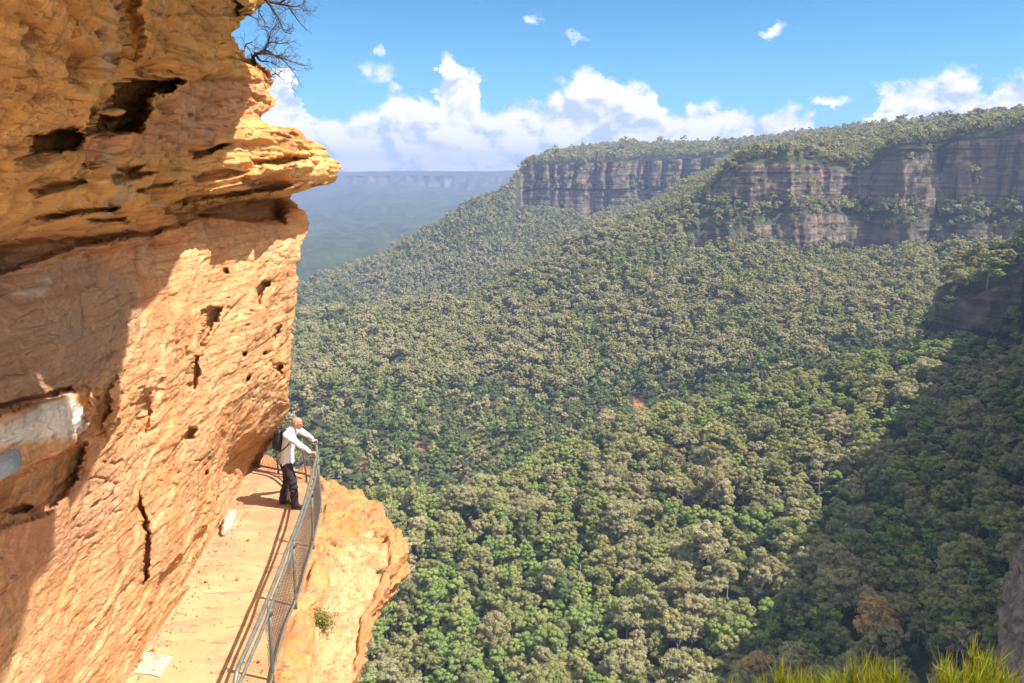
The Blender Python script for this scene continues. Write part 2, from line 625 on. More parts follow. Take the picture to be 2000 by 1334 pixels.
def ledges(P, th, seed):
    q = P[..., 2] / th + .5 * perlin(np.stack([P[..., 0] / 90, P[..., 1] / 90, P[..., 2] * 0 + seed], -1)) + seed
    fl = np.floor(q); w = sstep(.85, 1, q - fl)
    n_ = lambda k: hash1(k + seed) * (.6 + perlin(np.stack([P[..., 0] / 24, P[..., 0] * 0, k * 3.1], -1)))
    return n_(fl) * (1 - w) + n_(fl + 1) * w
bed = .9 * ledges(GA0, 7.0, 2.0) + .5 * ledges(GA0, 2.6, 5.0) - .5
joint = perlin(np.stack([GA0[..., 0] / 11, GA0[..., 0] * 0 + 3.1, GA0[..., 2] / 55], -1))
joint2 = perlin(np.stack([GA0[..., 0] / 27, GA0[..., 0] * 0 + 9.1, GA0[..., 2] / 90], -1))
GA[..., 1] += cl * (bed * 3.0 + np.abs(joint) * 9.0 + joint2 * 16.0 - 3 + fbm(GA0 / 7, 3) * 2.2)
GA[..., 2] += (1 - cl) * fbm(GA0 / 34.0, 3) * 5.0 * sstep(0, .6, rr)
mid_o = finish_terrain('hill_terrain', GA, 0, None)
def steepness(G):
    a = np.gradient(G, axis=1); b = np.gradient(G, axis=0)
    nrm = np.cross(a, b); nrm /= np.linalg.norm(nrm, axis=-1)[..., None] + 1e-12
    return nrm
nA = steepness(GA)
stA = (1 - sstep(.40, .62, np.abs(nA[..., 2])))
attr(mid_o.data, 'steep', stA)
bare = np.zeros(GA.shape[:2])
for bx, by, ex, ey in ((1247, 796, 13, 26), (826, 882, 26, 13), (712, 914, 12, 12)):
    bare = np.maximum(bare, 1 - sstep(.55, .8, np.hypot((PXA - bx) / ex, (PYA - by) / ey) + .55 * fbm(GA / 5.0, 3)))
attr(mid_o.data, 'bare', bare)
mid_o.data.materials.append(M_GROUND)
mid_o.data.materials.append(M_CLIFF)
fm = (cl > .4)[:-1, :-1] & (cl > .4)[1:, 1:]
mid_o.data.polygons.foreach_set('material_index', fm.ravel().astype(np.int32))
tag(mid_o, 'wooded valley side rising to grey sandstone cliffs and a plateau', 'hillside', kind='structure')
TERR['A'] = (GA, rtA, nA, bare)

# the headland behind, with its long row of buttresses -------------------------------------
cB = [250, 480, 580, 640, 690, 740, 800, 870, 920, 960, 992, 1006, 1020, 1050, 1100, 1150, 1200, 1300, 1400, 1500, 1620, 1760, 1900, 2000, 2300]
B = {k: [] for k in range(7)}
HB = 12.0
for x in cB:
    z0 = np.interp(x, [250, 600, 900, 1100, 1300, 1500, 2300], [-185, -182, -165, -120, -80, -40, -10])
    B[0].append(PZ(x, 830 if x < 1450 else 1000, z0))
    if x < 1000:
        pc = np.interp(x, [250, 480, 580, 640, 690, 740, 800, 870, 920, 960, 992], [690, 590, 552, 530, 514, 494, 460, 417, 385, 372, 362])
        yc = np.interp(x, [250, 580, 740, 870, 992], [1000, 1080, 1150, 1220, 1290])
        top_ = PY(x, pc, yc, -HB)
        for k in range(1, 5):
            f = k / 5.0
            B[k].append(B[0][-1] * (1 - f) + top_ * f + np.array([0, 0, -8.0 * math.sin(math.pi * f)]))
        B[5].append(top_)
        B[6].append(top_ + np.array([-60, 220, -120.0]))
    else:
        y2 = np.interp(x, [1006, 1050, 1150, 1300, 1400, 1500, 2300], [1285, 1250, 1260, 1280, 1270, 1300, 1500])
        pb = np.interp(x, [1006, 1050, 1100, 1125, 1150, 1175, 1200, 1300, 1400, 2300], [412, 418, 420, 436, 440, 428, 420, 402, 390, 300])
        pm = np.interp(x, [1006, 1050, 1200, 1300, 1400, 2300], [375, 368, 370, 366, 362, 290])
        pt = np.interp(x, [1006, 1020, 1100, 1200, 1300, 1400, 1500, 1620, 2300], [345, 322, 321, 317, 313, 309, 290, 268, 200])
        sk = np.interp(x, [1006, 1020, 1050, 1100, 1180, 1240, 1350, 1460, 1600, 1755, 1900, 2000, 2300], [338, 316, 305, 291, 279, 276, 279, 271, 256, 243, 231, 219, 190])
        ys = np.interp(x, [1006, 1050, 1150, 1300, 1600, 2300], [1330, 1420, 1560, 1650, 1750, 1900])
        B2 = PY(x, pb, y2)
        B[1].append(B[0][-1] * .55 + B2 * .45 + np.array([0, 0, -8.0]))
        B[2].append(B2)
        B[3].append(PY(x, pm, y2 + 10))
        B[4].append(PY(x, pt, y2 + 22))
        B[5].append(PY(x, sk, ys, -HB))
        B[6].append(B[5][-1] + np.array([0, 400, -50.0]))
GB, rtB, xsB = rows_mesh(cB, [B[k] for k in range(7)], 620, [14, 14, 26, 26, 16, 6])
rr = rtB[:, None]
PXB, PYB, _ = project(GB)
clB = sstep(1010, 1024, PXB) * (sstep(1.9, 2.0, rr) * (1 - sstep(4.0, 4.15, rr)))
GB0 = GB.copy()
xb = GB0[..., 0] + 6 * perlin(GB0 / np.array([40, 40, 30.0]))
wave = 1 - np.clip(np.abs(perlin(np.stack([xb / 31, 0 * xb, 0 * xb + .7], -1))) * 2.6, 0, 1) * .75 - np.clip(np.abs(perlin(np.stack([xb / 13, 0 * xb, np.where(rr > 2.95, 0, 5.0) + 0 * xb], -1))) * 2.2, 0, 1) * .25
pill = np.where(rr > 2.95, 1.0, .45)
GB[..., 1] += clB * (pill * 26 * np.clip(wave - .45, 0, 1) / .55 + 9 * perlin(np.stack([GB0[..., 0] / 70, GB0[..., 0] * 0, GB0[..., 0] * 0 + .4], -1)) + 2.4 * perlin(GB0 / np.array([50, 50, 4.0])) + 2.5 * fbm(GB0 / 9, 3) + np.where(rr < 2.97, 7, 0))
GB[..., 2] += (1 - clB) * fbm(GB0 / 50.0, 3) * 7.0 * sstep(0, .6, rr)
nB = steepness(GB)
head_o = finish_terrain('headland_terrain', GB, 0, None)
attr(head_o.data, 'steep', (1 - sstep(.40, .62, np.abs(nB[..., 2]))))
attr(head_o.data, 'bare', np.zeros(GB.shape[:2]))
head_o.data.materials.append(M_GROUND)
head_o.data.materials.append(M_CLIFF)
fm = (clB > .4)[:-1, :-1] & (clB > .4)[1:, 1:]
head_o.data.polygons.foreach_set('material_index', fm.ravel().astype(np.int32))
tag(head_o, 'flat-topped headland with a row of shaded cliff buttresses beyond the valley', 'headland', kind='structure')
TERR['B'] = (GB, rtB, nB)

# far escarpment and the wide hazy valley ---------------------------------------------------
cF = np.linspace(200, 1500, 14)
F_ = {k: [] for k in range(7)}
for x in cF:
    k_ = math.sin(x * .021) * 2 + math.sin(x * .05) * 1.2
    F_[0].append(PZ(x, 1050, -215))
    F_[1].append(PY(x, 470 + k_, 2300))
    F_[2].append(PY(x, 405 + k_, 3900))
    F_[3].append(PY(x, 364 + k_, 5200))
    F_[4].append(PY(x, 344 + .6 * k_, 5300))
    F_[5].append(PY(x, 336.0 - (x - 560) * .006 + .4 * k_, 5900))
    F_[6].append(PY(x, 340, 6900))
GF, rtF, xsF = rows_mesh(cF, [F_[k] for k in range(7)], 420, [60, 60, 40, 10, 12, 4])
rr = rtF[:, None]
clF = sstep(2.9, 3.05, rr) * (1 - sstep(4.0, 4.1, rr))
sl = (1 - sstep(3.0, 3.2, rr)) * sstep(0, .5, rr)
GF0 = GF.copy()
GF[..., 2] += sl * fbm(GF0 / np.array([420, 420, 420]), 4) * 55 + sl * fbm(GF0 / 60, 3) * 12
GF[..., 1] += clF * (np.abs(perlin(np.stack([GF0[..., 0] / 90, GF0[..., 0] * 0, GF0[..., 2] / 400], -1))) * 130 + 80 * perlin(GF0 / 500))
GF[..., 2] += sstep(4.1, 5, rr) * fbm(GF0 / 300, 4) * 8
far_o = finish_terrain('far_hills', GF, 0, None)
attr(far_o.data, 'steep', np.broadcast_to(np.clip(clF, 0, 1), GF.shape[:2]).copy())
def mat_far():
    m, t, out = material('far_escarpment')
    c = coords(t)
    n = t.noise(c, .018, 8, .68)
    green = t.ramp(n, [(.36, (.026, .038, .018)), (.62, (.06, .075, .034))])
    ver = t.noise(t.mapping(c, (.022, .012, .006)), 1.0, 5, .6)
    rock = t.ramp(ver, [(.45, (.05, .045, .045)), (.56, (.20, .14, .10)), (.68, (.45, .32, .24))])
    col = t.mix(t.math('MULTIPLY', attribute(t, 'steep'), .30), green, rock)
    principled(t, out, col, 1, bump(t, n, 1.0, 9), .0)
    return m
far_o.data.materials.append(mat_far())
tag(far_o, 'distant blue escarpment with a pale cliff line across the horizon', 'hills', kind='structure')

# headland on the right whose shadow lies over the valley ----------------------------------
rim = np.array([(310, 445, -50), (262, 408, -52), (206, 372, -50), (199, 346, -52), (212, 331, -43), (222, 321, -30), (242, 302, 20), (210, 262, 12), (166, 212, 3), (134, 158, 3), (102, 100, 7), (100, 55, 7), (92, 5, 9), (95, -40, 8)], float)
rim = catmull(rim, 14)
tan = np.gradient(rim, axis=0); tan[:, 2] = 0
tan /= np.linalg.norm(tan, axis=1)[:, None]
outw = np.stack([tan[:, 1], -tan[:, 0], 0 * tan[:, 0]], -1)      # to the valley side
outw *= np.sign((outw @ np.array([-1, -.2, 0])).mean())
prof = [(16, None, -125), (12, -62, None), (2.0, -36, None), (1.2, -20, None), (0, 0, None), (-8, 4, None), (-30, 14, None), (-60, 78, None), (-160, 95, None)]
Hrows = []
for off, dz, absz in prof:
    P = rim + (outw * off if off > -9 else outw * -4 + np.array([.90, -.43, 0]) * (-off - 4))
    P[:, 2] = absz if absz is not None else rim[:, 2] + dz
    Hrows.append(P)
GH, rtH, xsH = rows_mesh(np.arange(len(rim)), Hrows, 300, [10, 20, 12, 12, 8, 12, 8, 6])
rr = rtH[:, None]
GH0 = GH.copy()
rock_h = sstep(1.0, 1.5, rr) * (1 - sstep(4.0, 4.6, rr))
dh = rock_h * (3.0 * perlin(GH0 / np.array([30, 30, 4.0])) + 5 * np.abs(perlin(GH0 / np.array([10, 10, 60.0]))) + 2.5 * fbm(GH0 / 6, 3))
on = np.stack([np.interp(xsH, np.arange(len(rim)), outw[:, k]) for k in range(3)], -1)
GH -= on[None] * dh[..., None]
GH[..., 2] += (1 - rock_h) * fbm(GH0 / 24, 3) * 3
nH = steepness(GH)
M_BLUFF = mat_cliff_far('dark_bluff_rock', .62)  # darker copy of the cliff rock, the bluff's shade put into its colour
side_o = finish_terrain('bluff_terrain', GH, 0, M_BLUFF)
attr(side_o.data, 'steep', (1 - sstep(.40, .62, np.abs(nH[..., 2]))))
attr(side_o.data, 'bare', np.zeros(GH.shape[:2]))
tag(side_o, 'dark shaded bluff jutting into the valley beside the sunlit forest', 'bluff', kind='structure')
TERR['H'] = (GH, rtH, nH)

# rock pillar low in the shade --------------------------------------------------------------
def mat_pillar():
    m, t, out = material('brown_shaded_rock')
    c = coords(t)
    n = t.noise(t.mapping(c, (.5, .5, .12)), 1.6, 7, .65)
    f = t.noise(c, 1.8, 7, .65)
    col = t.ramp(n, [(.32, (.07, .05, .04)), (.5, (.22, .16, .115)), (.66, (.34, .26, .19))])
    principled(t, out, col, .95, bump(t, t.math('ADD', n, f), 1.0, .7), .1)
    return m

def pillar():
    nz, na = 90, 90
    V = []
    top_c = at_y(2082, 1092, 104.0)
    for i in range(nz):
        f = i / (nz - 1)
        r = (8.2 - 2.5 * f ** 3) * np.interp(f, [0, .93, 1], [1, 1, .02])
        a = np.linspace(0, 2 * np.pi, na, endpoint=False)
        z = top_c[2] - 46 * (1 - min(f / .95, 1))
        p = np.stack([top_c[0] + 5.5 + r * np.cos(a) - 3 * f, top_c[1] + 4 + r * np.sin(a), np.full(na, z)], -1)
        d = 1.2 * perlin(p / np.array([9, 9, 1.8])) + 1.7 * np.abs(perlin(p / np.array([3.4, 3.4, 22]))) + .9 * fbm(p / 2.2, 3)
        p[:, 0] -= d * np.cos(a) * np.interp(f, [0, .95, 1], [1, 1, 0]); p[:, 1] -= d * np.sin(a) * np.interp(f, [0, .95, 1], [1, 1, 0])
        V.append(p)
    V = np.concatenate(V)
    i = np.arange(nz * na).reshape(nz, na)
    j = np.roll(i, -1, 1)
    F = np.stack([i[:-1], j[:-1], j[1:], i[1:]], -1).reshape(-1, 4)
    me = raw_mesh('rock_pillar', V, F)
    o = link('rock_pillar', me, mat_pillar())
    attr(me, 'steep', np.ones(len(V)))
    tag(o, 'brown rock pillar standing in shade among the dark treetops', 'rock', kind='structure')
    return o
pillar()
# ------------------------------------------------------------------ trees
def mat_leaf(name, c1, c2, c3):
    """foliage of one kind of tree: the hue changes from tree to tree and a little from clump to clump"""
    m, t, out = material(name)
    r = t.node('ShaderNodeObjectInfo').outputs['Random']
    col = t.ramp(r, [(0, c1), (.5, c2), (1, c3)])
    tone = attribute(t, 'tone')
    col = t.mix(1.0, col, t.ramp(tone, [(0, (.78, .80, .76)), (1, (1.2, 1.18, 1.1))]), 'MULTIPLY')
    d = t.node('ShaderNodeBsdfDiffuse')
    t.l.new(col, d.inputs[0])
    tr = t.node('ShaderNodeBsdfTranslucent')
    t.l.new(t.mix(1.0, col, (1.0, 1.1, .6), 'MULTIPLY'), tr.inputs[0])
    mx = t.node('ShaderNodeMixShader')
    mx.inputs[0].default_value = .28
    t.l.new(d.outputs[0], mx.inputs[1]); t.l.new(tr.outputs[0], mx.inputs[2])
    t.l.new(mx.outputs[0], out.inputs[0])
    return m

def mat_bark(name, c1, c2):
    m, t, out = material(name)
    c = coords(t)
    n = t.noise(t.mapping(c, (2, 2, .5)), 2, 4)
    principled(t, out, t.ramp(n, [(.35, c1), (.65, c2)]), .9, bump(t, n, .4, .05), .1)
    return m

LEAF = {
    'grey-green': mat_leaf('grey_green_leaves', (0.260, 0.255, 0.127), (0.326, 0.301, 0.163), (0.391, 0.335, 0.200)),
    'olive': mat_leaf('olive_leaves', (0.232, 0.241, 0.092), (0.293, 0.289, 0.119), (0.344, 0.315, 0.146)),
    'bright green': mat_leaf('bright_green_leaves', (0.198, 0.275, 0.079), (0.260, 0.315, 0.100), (0.302, 0.323, 0.110)),
    'deep green': mat_leaf('deep_green_leaves', (0.123, 0.167, 0.067), (0.161, 0.189, 0.079), (0.201, 0.203, 0.092)),
    'brown-tinged': mat_leaf('brown_tinged_leaves', (0.293, 0.244, 0.128), (0.307, 0.265, 0.146), (0.255, 0.255, 0.132)),
    'orange-brown': mat_leaf('orange_brown_leaves', (0.475, 0.314, 0.134), (0.489, 0.323, 0.140), (0.504, 0.330, 0.141)),
}
BARK = mat_bark('pale_bark', (.20, .17, .14), (.55, .50, .44))

def crown_mesh(name, seed, h, r, n_clump, n_leaf, size, flat=.75, cr=(.16, .29)):
    """many small leaf sprays set over rounded clumps, the clumps spread through an uneven crown"""
    g = np.random.default_rng(seed)
    cen = []
    nl_ = int(g.integers(4, 8))
    lob = []
    for k in range(nl_):
        a = 2 * math.pi * k / nl_ + g.uniform(-.5, .5)
        q = g.uniform(.25, .72) * r
        lob.append((np.array([math.cos(a) * q, math.sin(a) * q, g.uniform(-.85, .55) * r * flat]), r * g.uniform(.34, .56)))
    lob.append((np.array([g.normal() * .15 * r, g.normal() * .15 * r, .45 * r * flat]), r * .48))
    tries = 0
    while len(cen) < n_clump and tries < 6000:
        tries += 1
        lc_, lr = lob[int(g.integers(len(lob)))]
        d = g.normal(size=3); d[2] += .15; d /= np.linalg.norm(d)
        q = lc_ + d * lr * g.uniform(.75, 1.0) * np.array([1, 1, .85])
        if all(np.linalg.norm(q - c) > r * .20 for c in cen):
            cen.append(q)
    cen = np.array(cen)
    cen[:, 2] += h
    n_clump = len(cen)
    rad = g.uniform(cr[0], cr[1], n_clump) * r
    tone_c = g.uniform(.15, .85, n_clump)
    k = g.integers(0, n_clump, n_leaf)
    d = g.normal(size=(n_leaf, 3)); d[:, 2] += .45
    d /= np.linalg.norm(d, axis=1)[:, None]
    low = d[:, 2] < -.25
    d[low, 2] *= -1
    pos = cen[k] + d * (rad[k] * g.uniform(.80, 1.06, n_leaf))[:, None] * np.array([1, 1, .78])
    nrm = d + g.normal(size=(n_leaf, 3)) * .30
    nrm /= np.linalg.norm(nrm, axis=1)[:, None]
    tx = np.cross(nrm, g.normal(size=(n_leaf, 3))); tx /= np.linalg.norm(tx, axis=1)[:, None]
    ty = np.cross(nrm, tx)
    s = size * g.uniform(.65, 1.35, n_leaf)[:, None]
    a = g.uniform(.55, .95, n_leaf)[:, None]
    V = np.stack([pos - tx * s, pos + ty * s * a * .7 - tx * s * .1, pos + tx * s, pos - ty * s * a * .7 + tx * s * .1], 1).reshape(-1, 3)
    V[1::4] -= nrm * s * .18; V[3::4] -= nrm * s * .18
    F = np.arange(n_leaf * 4).reshape(-1, 4)
    me = raw_mesh(name, V, F, False)
    attr(me, 'tone', np.repeat(np.clip(tone_c[k] + g.normal(size=n_leaf) * .12, 0, 1), 4))
    return me, cen, rad

def trunk_mesh(name, seed, h, cen, thick=.26):
    """tapered trunk with limbs that run up into the clumps"""
    g = np.random.default_rng(seed + 99)
    mb = MB()
    bend = g.normal(size=2) * .5
    f = np.linspace(0, 1, 8)
    P = np.stack([bend[0] * f ** 2, bend[1] * f ** 2, f * (h + 1.0)], -1)
    P[:, :2] += .1 * np.sin(f[:, None] * 5 + g.uniform(0, 6, 2))
    mb.tube(P, thick * (1 - .75 * f), 7)
    for c in cen[g.permutation(len(cen))[:9]]:
        b = P[int(g.integers(4, 7))]
        e = c * .93 + b * .07
        mbp = (b + e) / 2 + np.array([0, 0, -.5]) + g.normal(size=3) * .2
        mb.tube(catmull([b, mbp, e], 4), np.linspace(thick * .38, .05, 9), 5)
    return mb.mesh(name)

# kinds: (leaf colour, seed, trunk height to crown centre, crown radius, clumps, leaves, leaf size, flat)
KINDS = [
    ('grey-green', 1, 12.0, 4.2, 60, 4200, .30, 1.05), ('grey-green', 2, 13.0, 4.8, 66, 4600, .31, .82),
    ('olive', 3, 11.6, 4.0, 58, 4000, .30, 1.15), ('olive', 4, 12.6, 4.6, 64, 4400, .31, .92),
    ('bright green', 5, 10.8, 3.7, 56, 4200, .28, 1.35), ('deep green', 6, 11.0, 3.8, 54, 4000, .29, 1.3),
    ('brown-tinged', 7, 12.4, 4.4, 56, 3600, .30, .95), ('orange-brown', 8, 12.2, 4.6, 64, 4200, .30, 1.0),
    ('grey-green', 9, 13.6, 3.5, 40, 2600, .30, 1.45),
]
PROTO = []
for (lc, sd, h, r, nc_, nl, sz, fl) in KINDS:
    cme, cen, rad = crown_mesh('crown', sd, h, r, nc_, nl, sz, fl)
    cme.materials.append(LEAF[lc])
    tme = trunk_mesh('trunk', sd, h, cen)
    tme.materials.append(BARK)
    PROTO.append((cme, tme, lc, h, r))

# simpler crowns for the far forest (one object of its own per mesh, drawn as instances of a mass)
def stuff_source(kinds, tag_name):
    col = bpy.data.collections.new(tag_name)
    for j, (lc, sd, h, r, nc_, nl, sz, fl) in enumerate(kinds):
        cme, cen, rad = crown_mesh('crown', sd, h, r, nc_, nl, sz, fl)
        cme.materials.append(LEAF[lc])
        o = bpy.data.objects.new('%s_%02d' % (tag_name, j), cme)
        col.objects.link(o)
    return col

near_col = bpy.data.collections.new('near_canopy')
for j, (cme, tme, lc, h, r) in enumerate(PROTO):
    me = cme.copy()
    o = bpy.data.objects.new('near_canopy_%02d' % j, me)
    near_col.objects.link(o)
MIDK = [('grey-green', 21, 10.5, 3.9, 20, 620, .62, .80), ('grey-green', 22, 11.5, 4.3, 24, 680, .66, .66), ('olive', 23, 10.5, 3.8, 20, 620, .6, .85),
        ('olive', 24, 11.0, 4.1, 22, 640, .62, .75), ('deep green', 25, 9.5, 3.5, 18, 580, .6, 1.0), ('brown-tinged', 26, 11.0, 3.9, 18, 520, .62, .75),
        ('bright green', 27, 9.8, 3.4, 18, 560, .58, .95), ('grey-green', 28, 13.0, 3.0, 12, 380, .6, 1.1)]
mid_col = stuff_source(MIDK, 'mid_canopy')
FARK = [('grey-green', 31, 9.5, 3.9, 12, 150, 1.15, .8), ('olive', 32, 9.5, 3.8, 12, 150, 1.1, .85), ('deep green', 33, 9.0, 3.5, 10, 140, 1.1, .95),
        ('grey-green', 34, 11.5, 3.0, 9, 110, 1.05, 1.1)]
far_col = stuff_source(FARK, 'far_canopy')

def scatter_group():
    ng = bpy.data.node_groups.new('forest_scatter', 'GeometryNodeTree')
    ng.interface.new_socket('Geometry', in_out='INPUT', socket_type='NodeSocketGeometry')
    ng.interface.new_socket('Trees', in_out='INPUT', socket_type='NodeSocketCollection')
    ng.interface.new_socket('Geometry', in_out='OUTPUT', socket_type='NodeSocketGeometry')
    N, L = ng.nodes, ng.links
    gi, go = N.new('NodeGroupInput'), N.new('NodeGroupOutput')
    ci = N.new('GeometryNodeCollectionInfo')
    ci.inputs['Separate Children'].default_value = True
    ci.inputs['Reset Children'].default_value = True
    iop = N.new('GeometryNodeInstanceOnPoints')
    iop.inputs['Pick Instance'].default_value = True
    def na(name, typ):
        a = N.new('GeometryNodeInputNamedAttribute'); a.data_type = typ
        a.inputs['Name'].default_value = name
        return [s for s in a.outputs if s.name == 'Attribute' and s.enabled][0]
    e2r = N.new('FunctionNodeEulerToRotation')
    L.new(na('rot', 'FLOAT_VECTOR'), e2r.inputs[0])
    L.new(gi.outputs[0], iop.inputs['Points'])
    L.new(gi.outputs[1], ci.inputs[0])
    L.new(ci.outputs[0], iop.inputs['Instance'])
    L.new(na('idx', 'INT'), iop.inputs['Instance Index'])
    L.new(e2r.outputs[0], iop.inputs['Rotation'])
    L.new(na('siz', 'FLOAT_VECTOR'), iop.inputs['Scale'])
    L.new(iop.outputs[0], go.inputs[0])
    return ng, ng.interface.items_tree
SC_NG, _ = scatter_group()

def forest(name, P, idx, siz, rot, col, label):
    me = bpy.data.meshes.new(name)
    me.vertices.add(len(P))
    me.vertices.foreach_set('co', np.asarray(P, np.float32).ravel())
    a = me.attributes.new('idx', 'INT', 'POINT'); a.data.foreach_set('value', np.asarray(idx, np.int32))
    a = me.attributes.new('siz', 'FLOAT_VECTOR', 'POINT'); a.data.foreach_set('vector', np.asarray(siz, np.float32).ravel())
    a = me.attributes.new('rot', 'FLOAT_VECTOR', 'POINT'); a.data.foreach_set('vector', np.asarray(rot, np.float32).ravel())
    me.update()
    o = link(name, me)
    md = o.modifiers.new('scatter', 'NODES')
    md.node_group = SC_NG
    for it in SC_NG.interface.items_tree:
        if it.item_type == 'SOCKET' and it.in_out == 'INPUT' and it.name == 'Trees':
            md[it.identifier] = col
    tag(o, label, 'forest', kind='stuff')
    return o

def sample(G, dens, mask=None, jit=True):
    """random points on a grid surface, about dens per square metre of PLAN area"""
    a, b, c, d = G[:-1, :-1], G[:-1, 1:], G[1:, 1:], G[1:, :-1]
    n = np.cross(b - a, d - a) * .5 + np.cross(d - c, b - c) * .5
    plan = np.abs(n[..., 2]) + .12 * np.linalg.norm(n, axis=-1)
    w = plan * dens
    if mask is not None:
        w = w * mask[:-1, :-1]
    cnt = rng.poisson(w)
    ij = np.repeat(np.arange(w.size), cnt.ravel())
    i, j = np.unravel_index(ij, w.shape)
    u, v = rng.random(len(ij))[:, None], rng.random(len(ij))[:, None]
    P = a[i, j] * (1 - u) * (1 - v) + b[i, j] * u * (1 - v) + c[i, j] * u * v + d[i, j] * (1 - u) * v
    return P, i, j

def thin(P, dmin):
    """drop points closer than dmin in plan (grid bucket)"""
    order = rng.permutation(len(P))
    seen, keep = {}, []
    for k in order:
        x, y = P[k, 0], P[k, 1]
        cx, cy = int(x // dmin), int(y // dmin)
        ok = True
        for ax in (-1, 0, 1):
            for ay in (-1, 0, 1):
                for q in seen.get((cx + ax, cy + ay), ()):
                    if (P[q, 0] - x) ** 2 + (P[q, 1] - y) ** 2 < dmin * dmin:
                        ok = False; break
                if not ok: break
            if not ok: break
        if ok:
            seen.setdefault((cx, cy), []).append(k)
            keep.append(k)
    return np.array(sorted(keep), int)

def in_frame(P, m=90, top=18):
    x, y, ax = project(P)
    x2, y2, _ = project(P + np.array([0, 0, top]))
    return (ax > 5) & (x > -m + 400) & (x < 2000 + m) & (y2 < 1334 + m) & (y > -50)

def clearing(P, s):
    """no trees where the red earth shows"""
    h = 12.5 * s[:, 2]
    ok = np.ones(len(P), bool)
    for f in (.15, .55, .9):
        x, y, _ = project(P + np.stack([0 * h, 0 * h, h * f], -1))
        for bx, by, ex, ey in ((1247, 792, 10, 17), (826, 878, 15, 8), (712, 912, 8, 8)):
            ok &= np.hypot((x - bx) / ex, (y - by) / ey) > 1.0
    return ok

def rand_rs(n, lo=.72, hi=1.3, tilt=.06):
    s = (lo + (hi - lo) * rng.beta(1.6, 1.6, n) * 1.12) * np.where(rng.random(n) < .12, rng.uniform(1.05, 1.22, n), 1)
    w = s * rng.uniform(.9, 1.15, n)
    siz = np.stack([w, w * rng.uniform(.9, 1.1, n), s], -1)
    rot = np.stack([rng.normal(0, tilt, n), rng.normal(0, tilt, n), rng.uniform(0, 6.28, n)], -1)
    return siz, rot

def pick_kind(P, table, scale, seed):
    """kinds come in patches: a low-frequency field shifts the odds"""
    u = rng.random(len(P))
    f = fbm(P / scale + seed, 3)
    u = np.clip(u * .45 + (f * .9 + .5) * .55, 0, .999)
    # stretch back to a flat distribution
    u = np.argsort(np.argsort(u)) / max(1, len(u))
    edges = np.cumsum([w for _, w in table]); edges = edges / edges[-1]
    k = np.searchsorted(edges, u)
    return np.array([t for t, _ in table])[np.clip(k, 0, len(table) - 1)]

# near spur and the shaded slope below the bluff
P, i, j = sample(GN_, 1 / 6.5)
Pt, it, jt = sample(TERR['H'][0], 1 / 9.0, (np.abs(TERR['H'][2][..., 2]) > .45).astype(float))
P = np.concatenate([P, Pt])
P = P[in_frame(P, 110, 16)]
P = P[thin(P, 3.6)]
P = P[rng.random(len(P)) < .93 - .25 * sstep(.15, .5, fbm(P / 13.0 + 40, 2))]
kN = pick_kind(P, [(4, 32), (5, 10), (2, 20), (0, 12), (3, 15), (1, 7), (8, 4), (6, 2)], 34, 5.0)
# photo-specific trees: an orange crown near the shade edge and a browned one low in the forest
sN, rN = rand_rs(len(P), .52, .98)
for (bx, by, kk, sc_) in ((1690, 1195, 7, 1.12), (1500, 1275, 7, .95), (1385, 945, 6, 1.25), (1395, 905, 6, 1.2), (950, 1230, 6, 1.1)):
    x, y, ax = project(P + np.array([0, 0, 12.5]))
    q = np.argmin(np.hypot(x - bx, y - by))
    kN[q] = kk; sN[q] = sc_
# low bushy understorey between the trunks
U, _i, _j = sample(GN_, 1 / 9.0)
U = U[in_frame(U, 110, 10)]
U = U[thin(U, 2.8)]
uS, uR = rand_rs(len(U), .22, .42)
forest('understorey', U, rng.choice([5, 5, 4, 2], len(U)), uS, uR, near_col, 'dark bushy understorey between the trunks of the near forest')
ok_ = clearing(P, sN)
NEAR_P, NEAR_K, NEAR_S, NEAR_R = P[ok_], kN[ok_], sN[ok_], rN[ok_]

# which of them show largest: these become single trees with trunk and crown
sunx = BVHTree.FromPolygons([tuple(v) for v in GH.reshape(-1, 3)], [tuple(f) for f in grid_faces(*GH.shape[:2])])
hgt = np.array([PROTO[k][3] for k in NEAR_K]) * NEAR_S[:, 2]
rad_ = np.array([PROTO[k][4] for k in NEAR_K]) * NEAR_S[:, 0]
cx_, cy_, cax = project(NEAR_P + np.stack([0 * hgt, 0 * hgt, hgt], -1))
edge = np.interp(cy_, [900, 970, 1000, 1075, 1110, 1200, 1290, 1340], [640, 730, 760, 800, 790, 740, 712, 706])
vis = (cx_ > edge + 4) & (cx_ < 1994) & (cy_ < 1326) & (cax > 20)
vis &= ~((cx_ > 1945) & (cy_ > 1080))
pr = np.where(vis, rad_ / cax, 0)
chosen = np.argsort(-pr)[:300]
chosen = chosen[pr[chosen] > 0]
lit = {}
shade_lab = {}
first = {}
mask_single = np.zeros(len(NEAR_P), bool)
special = {}
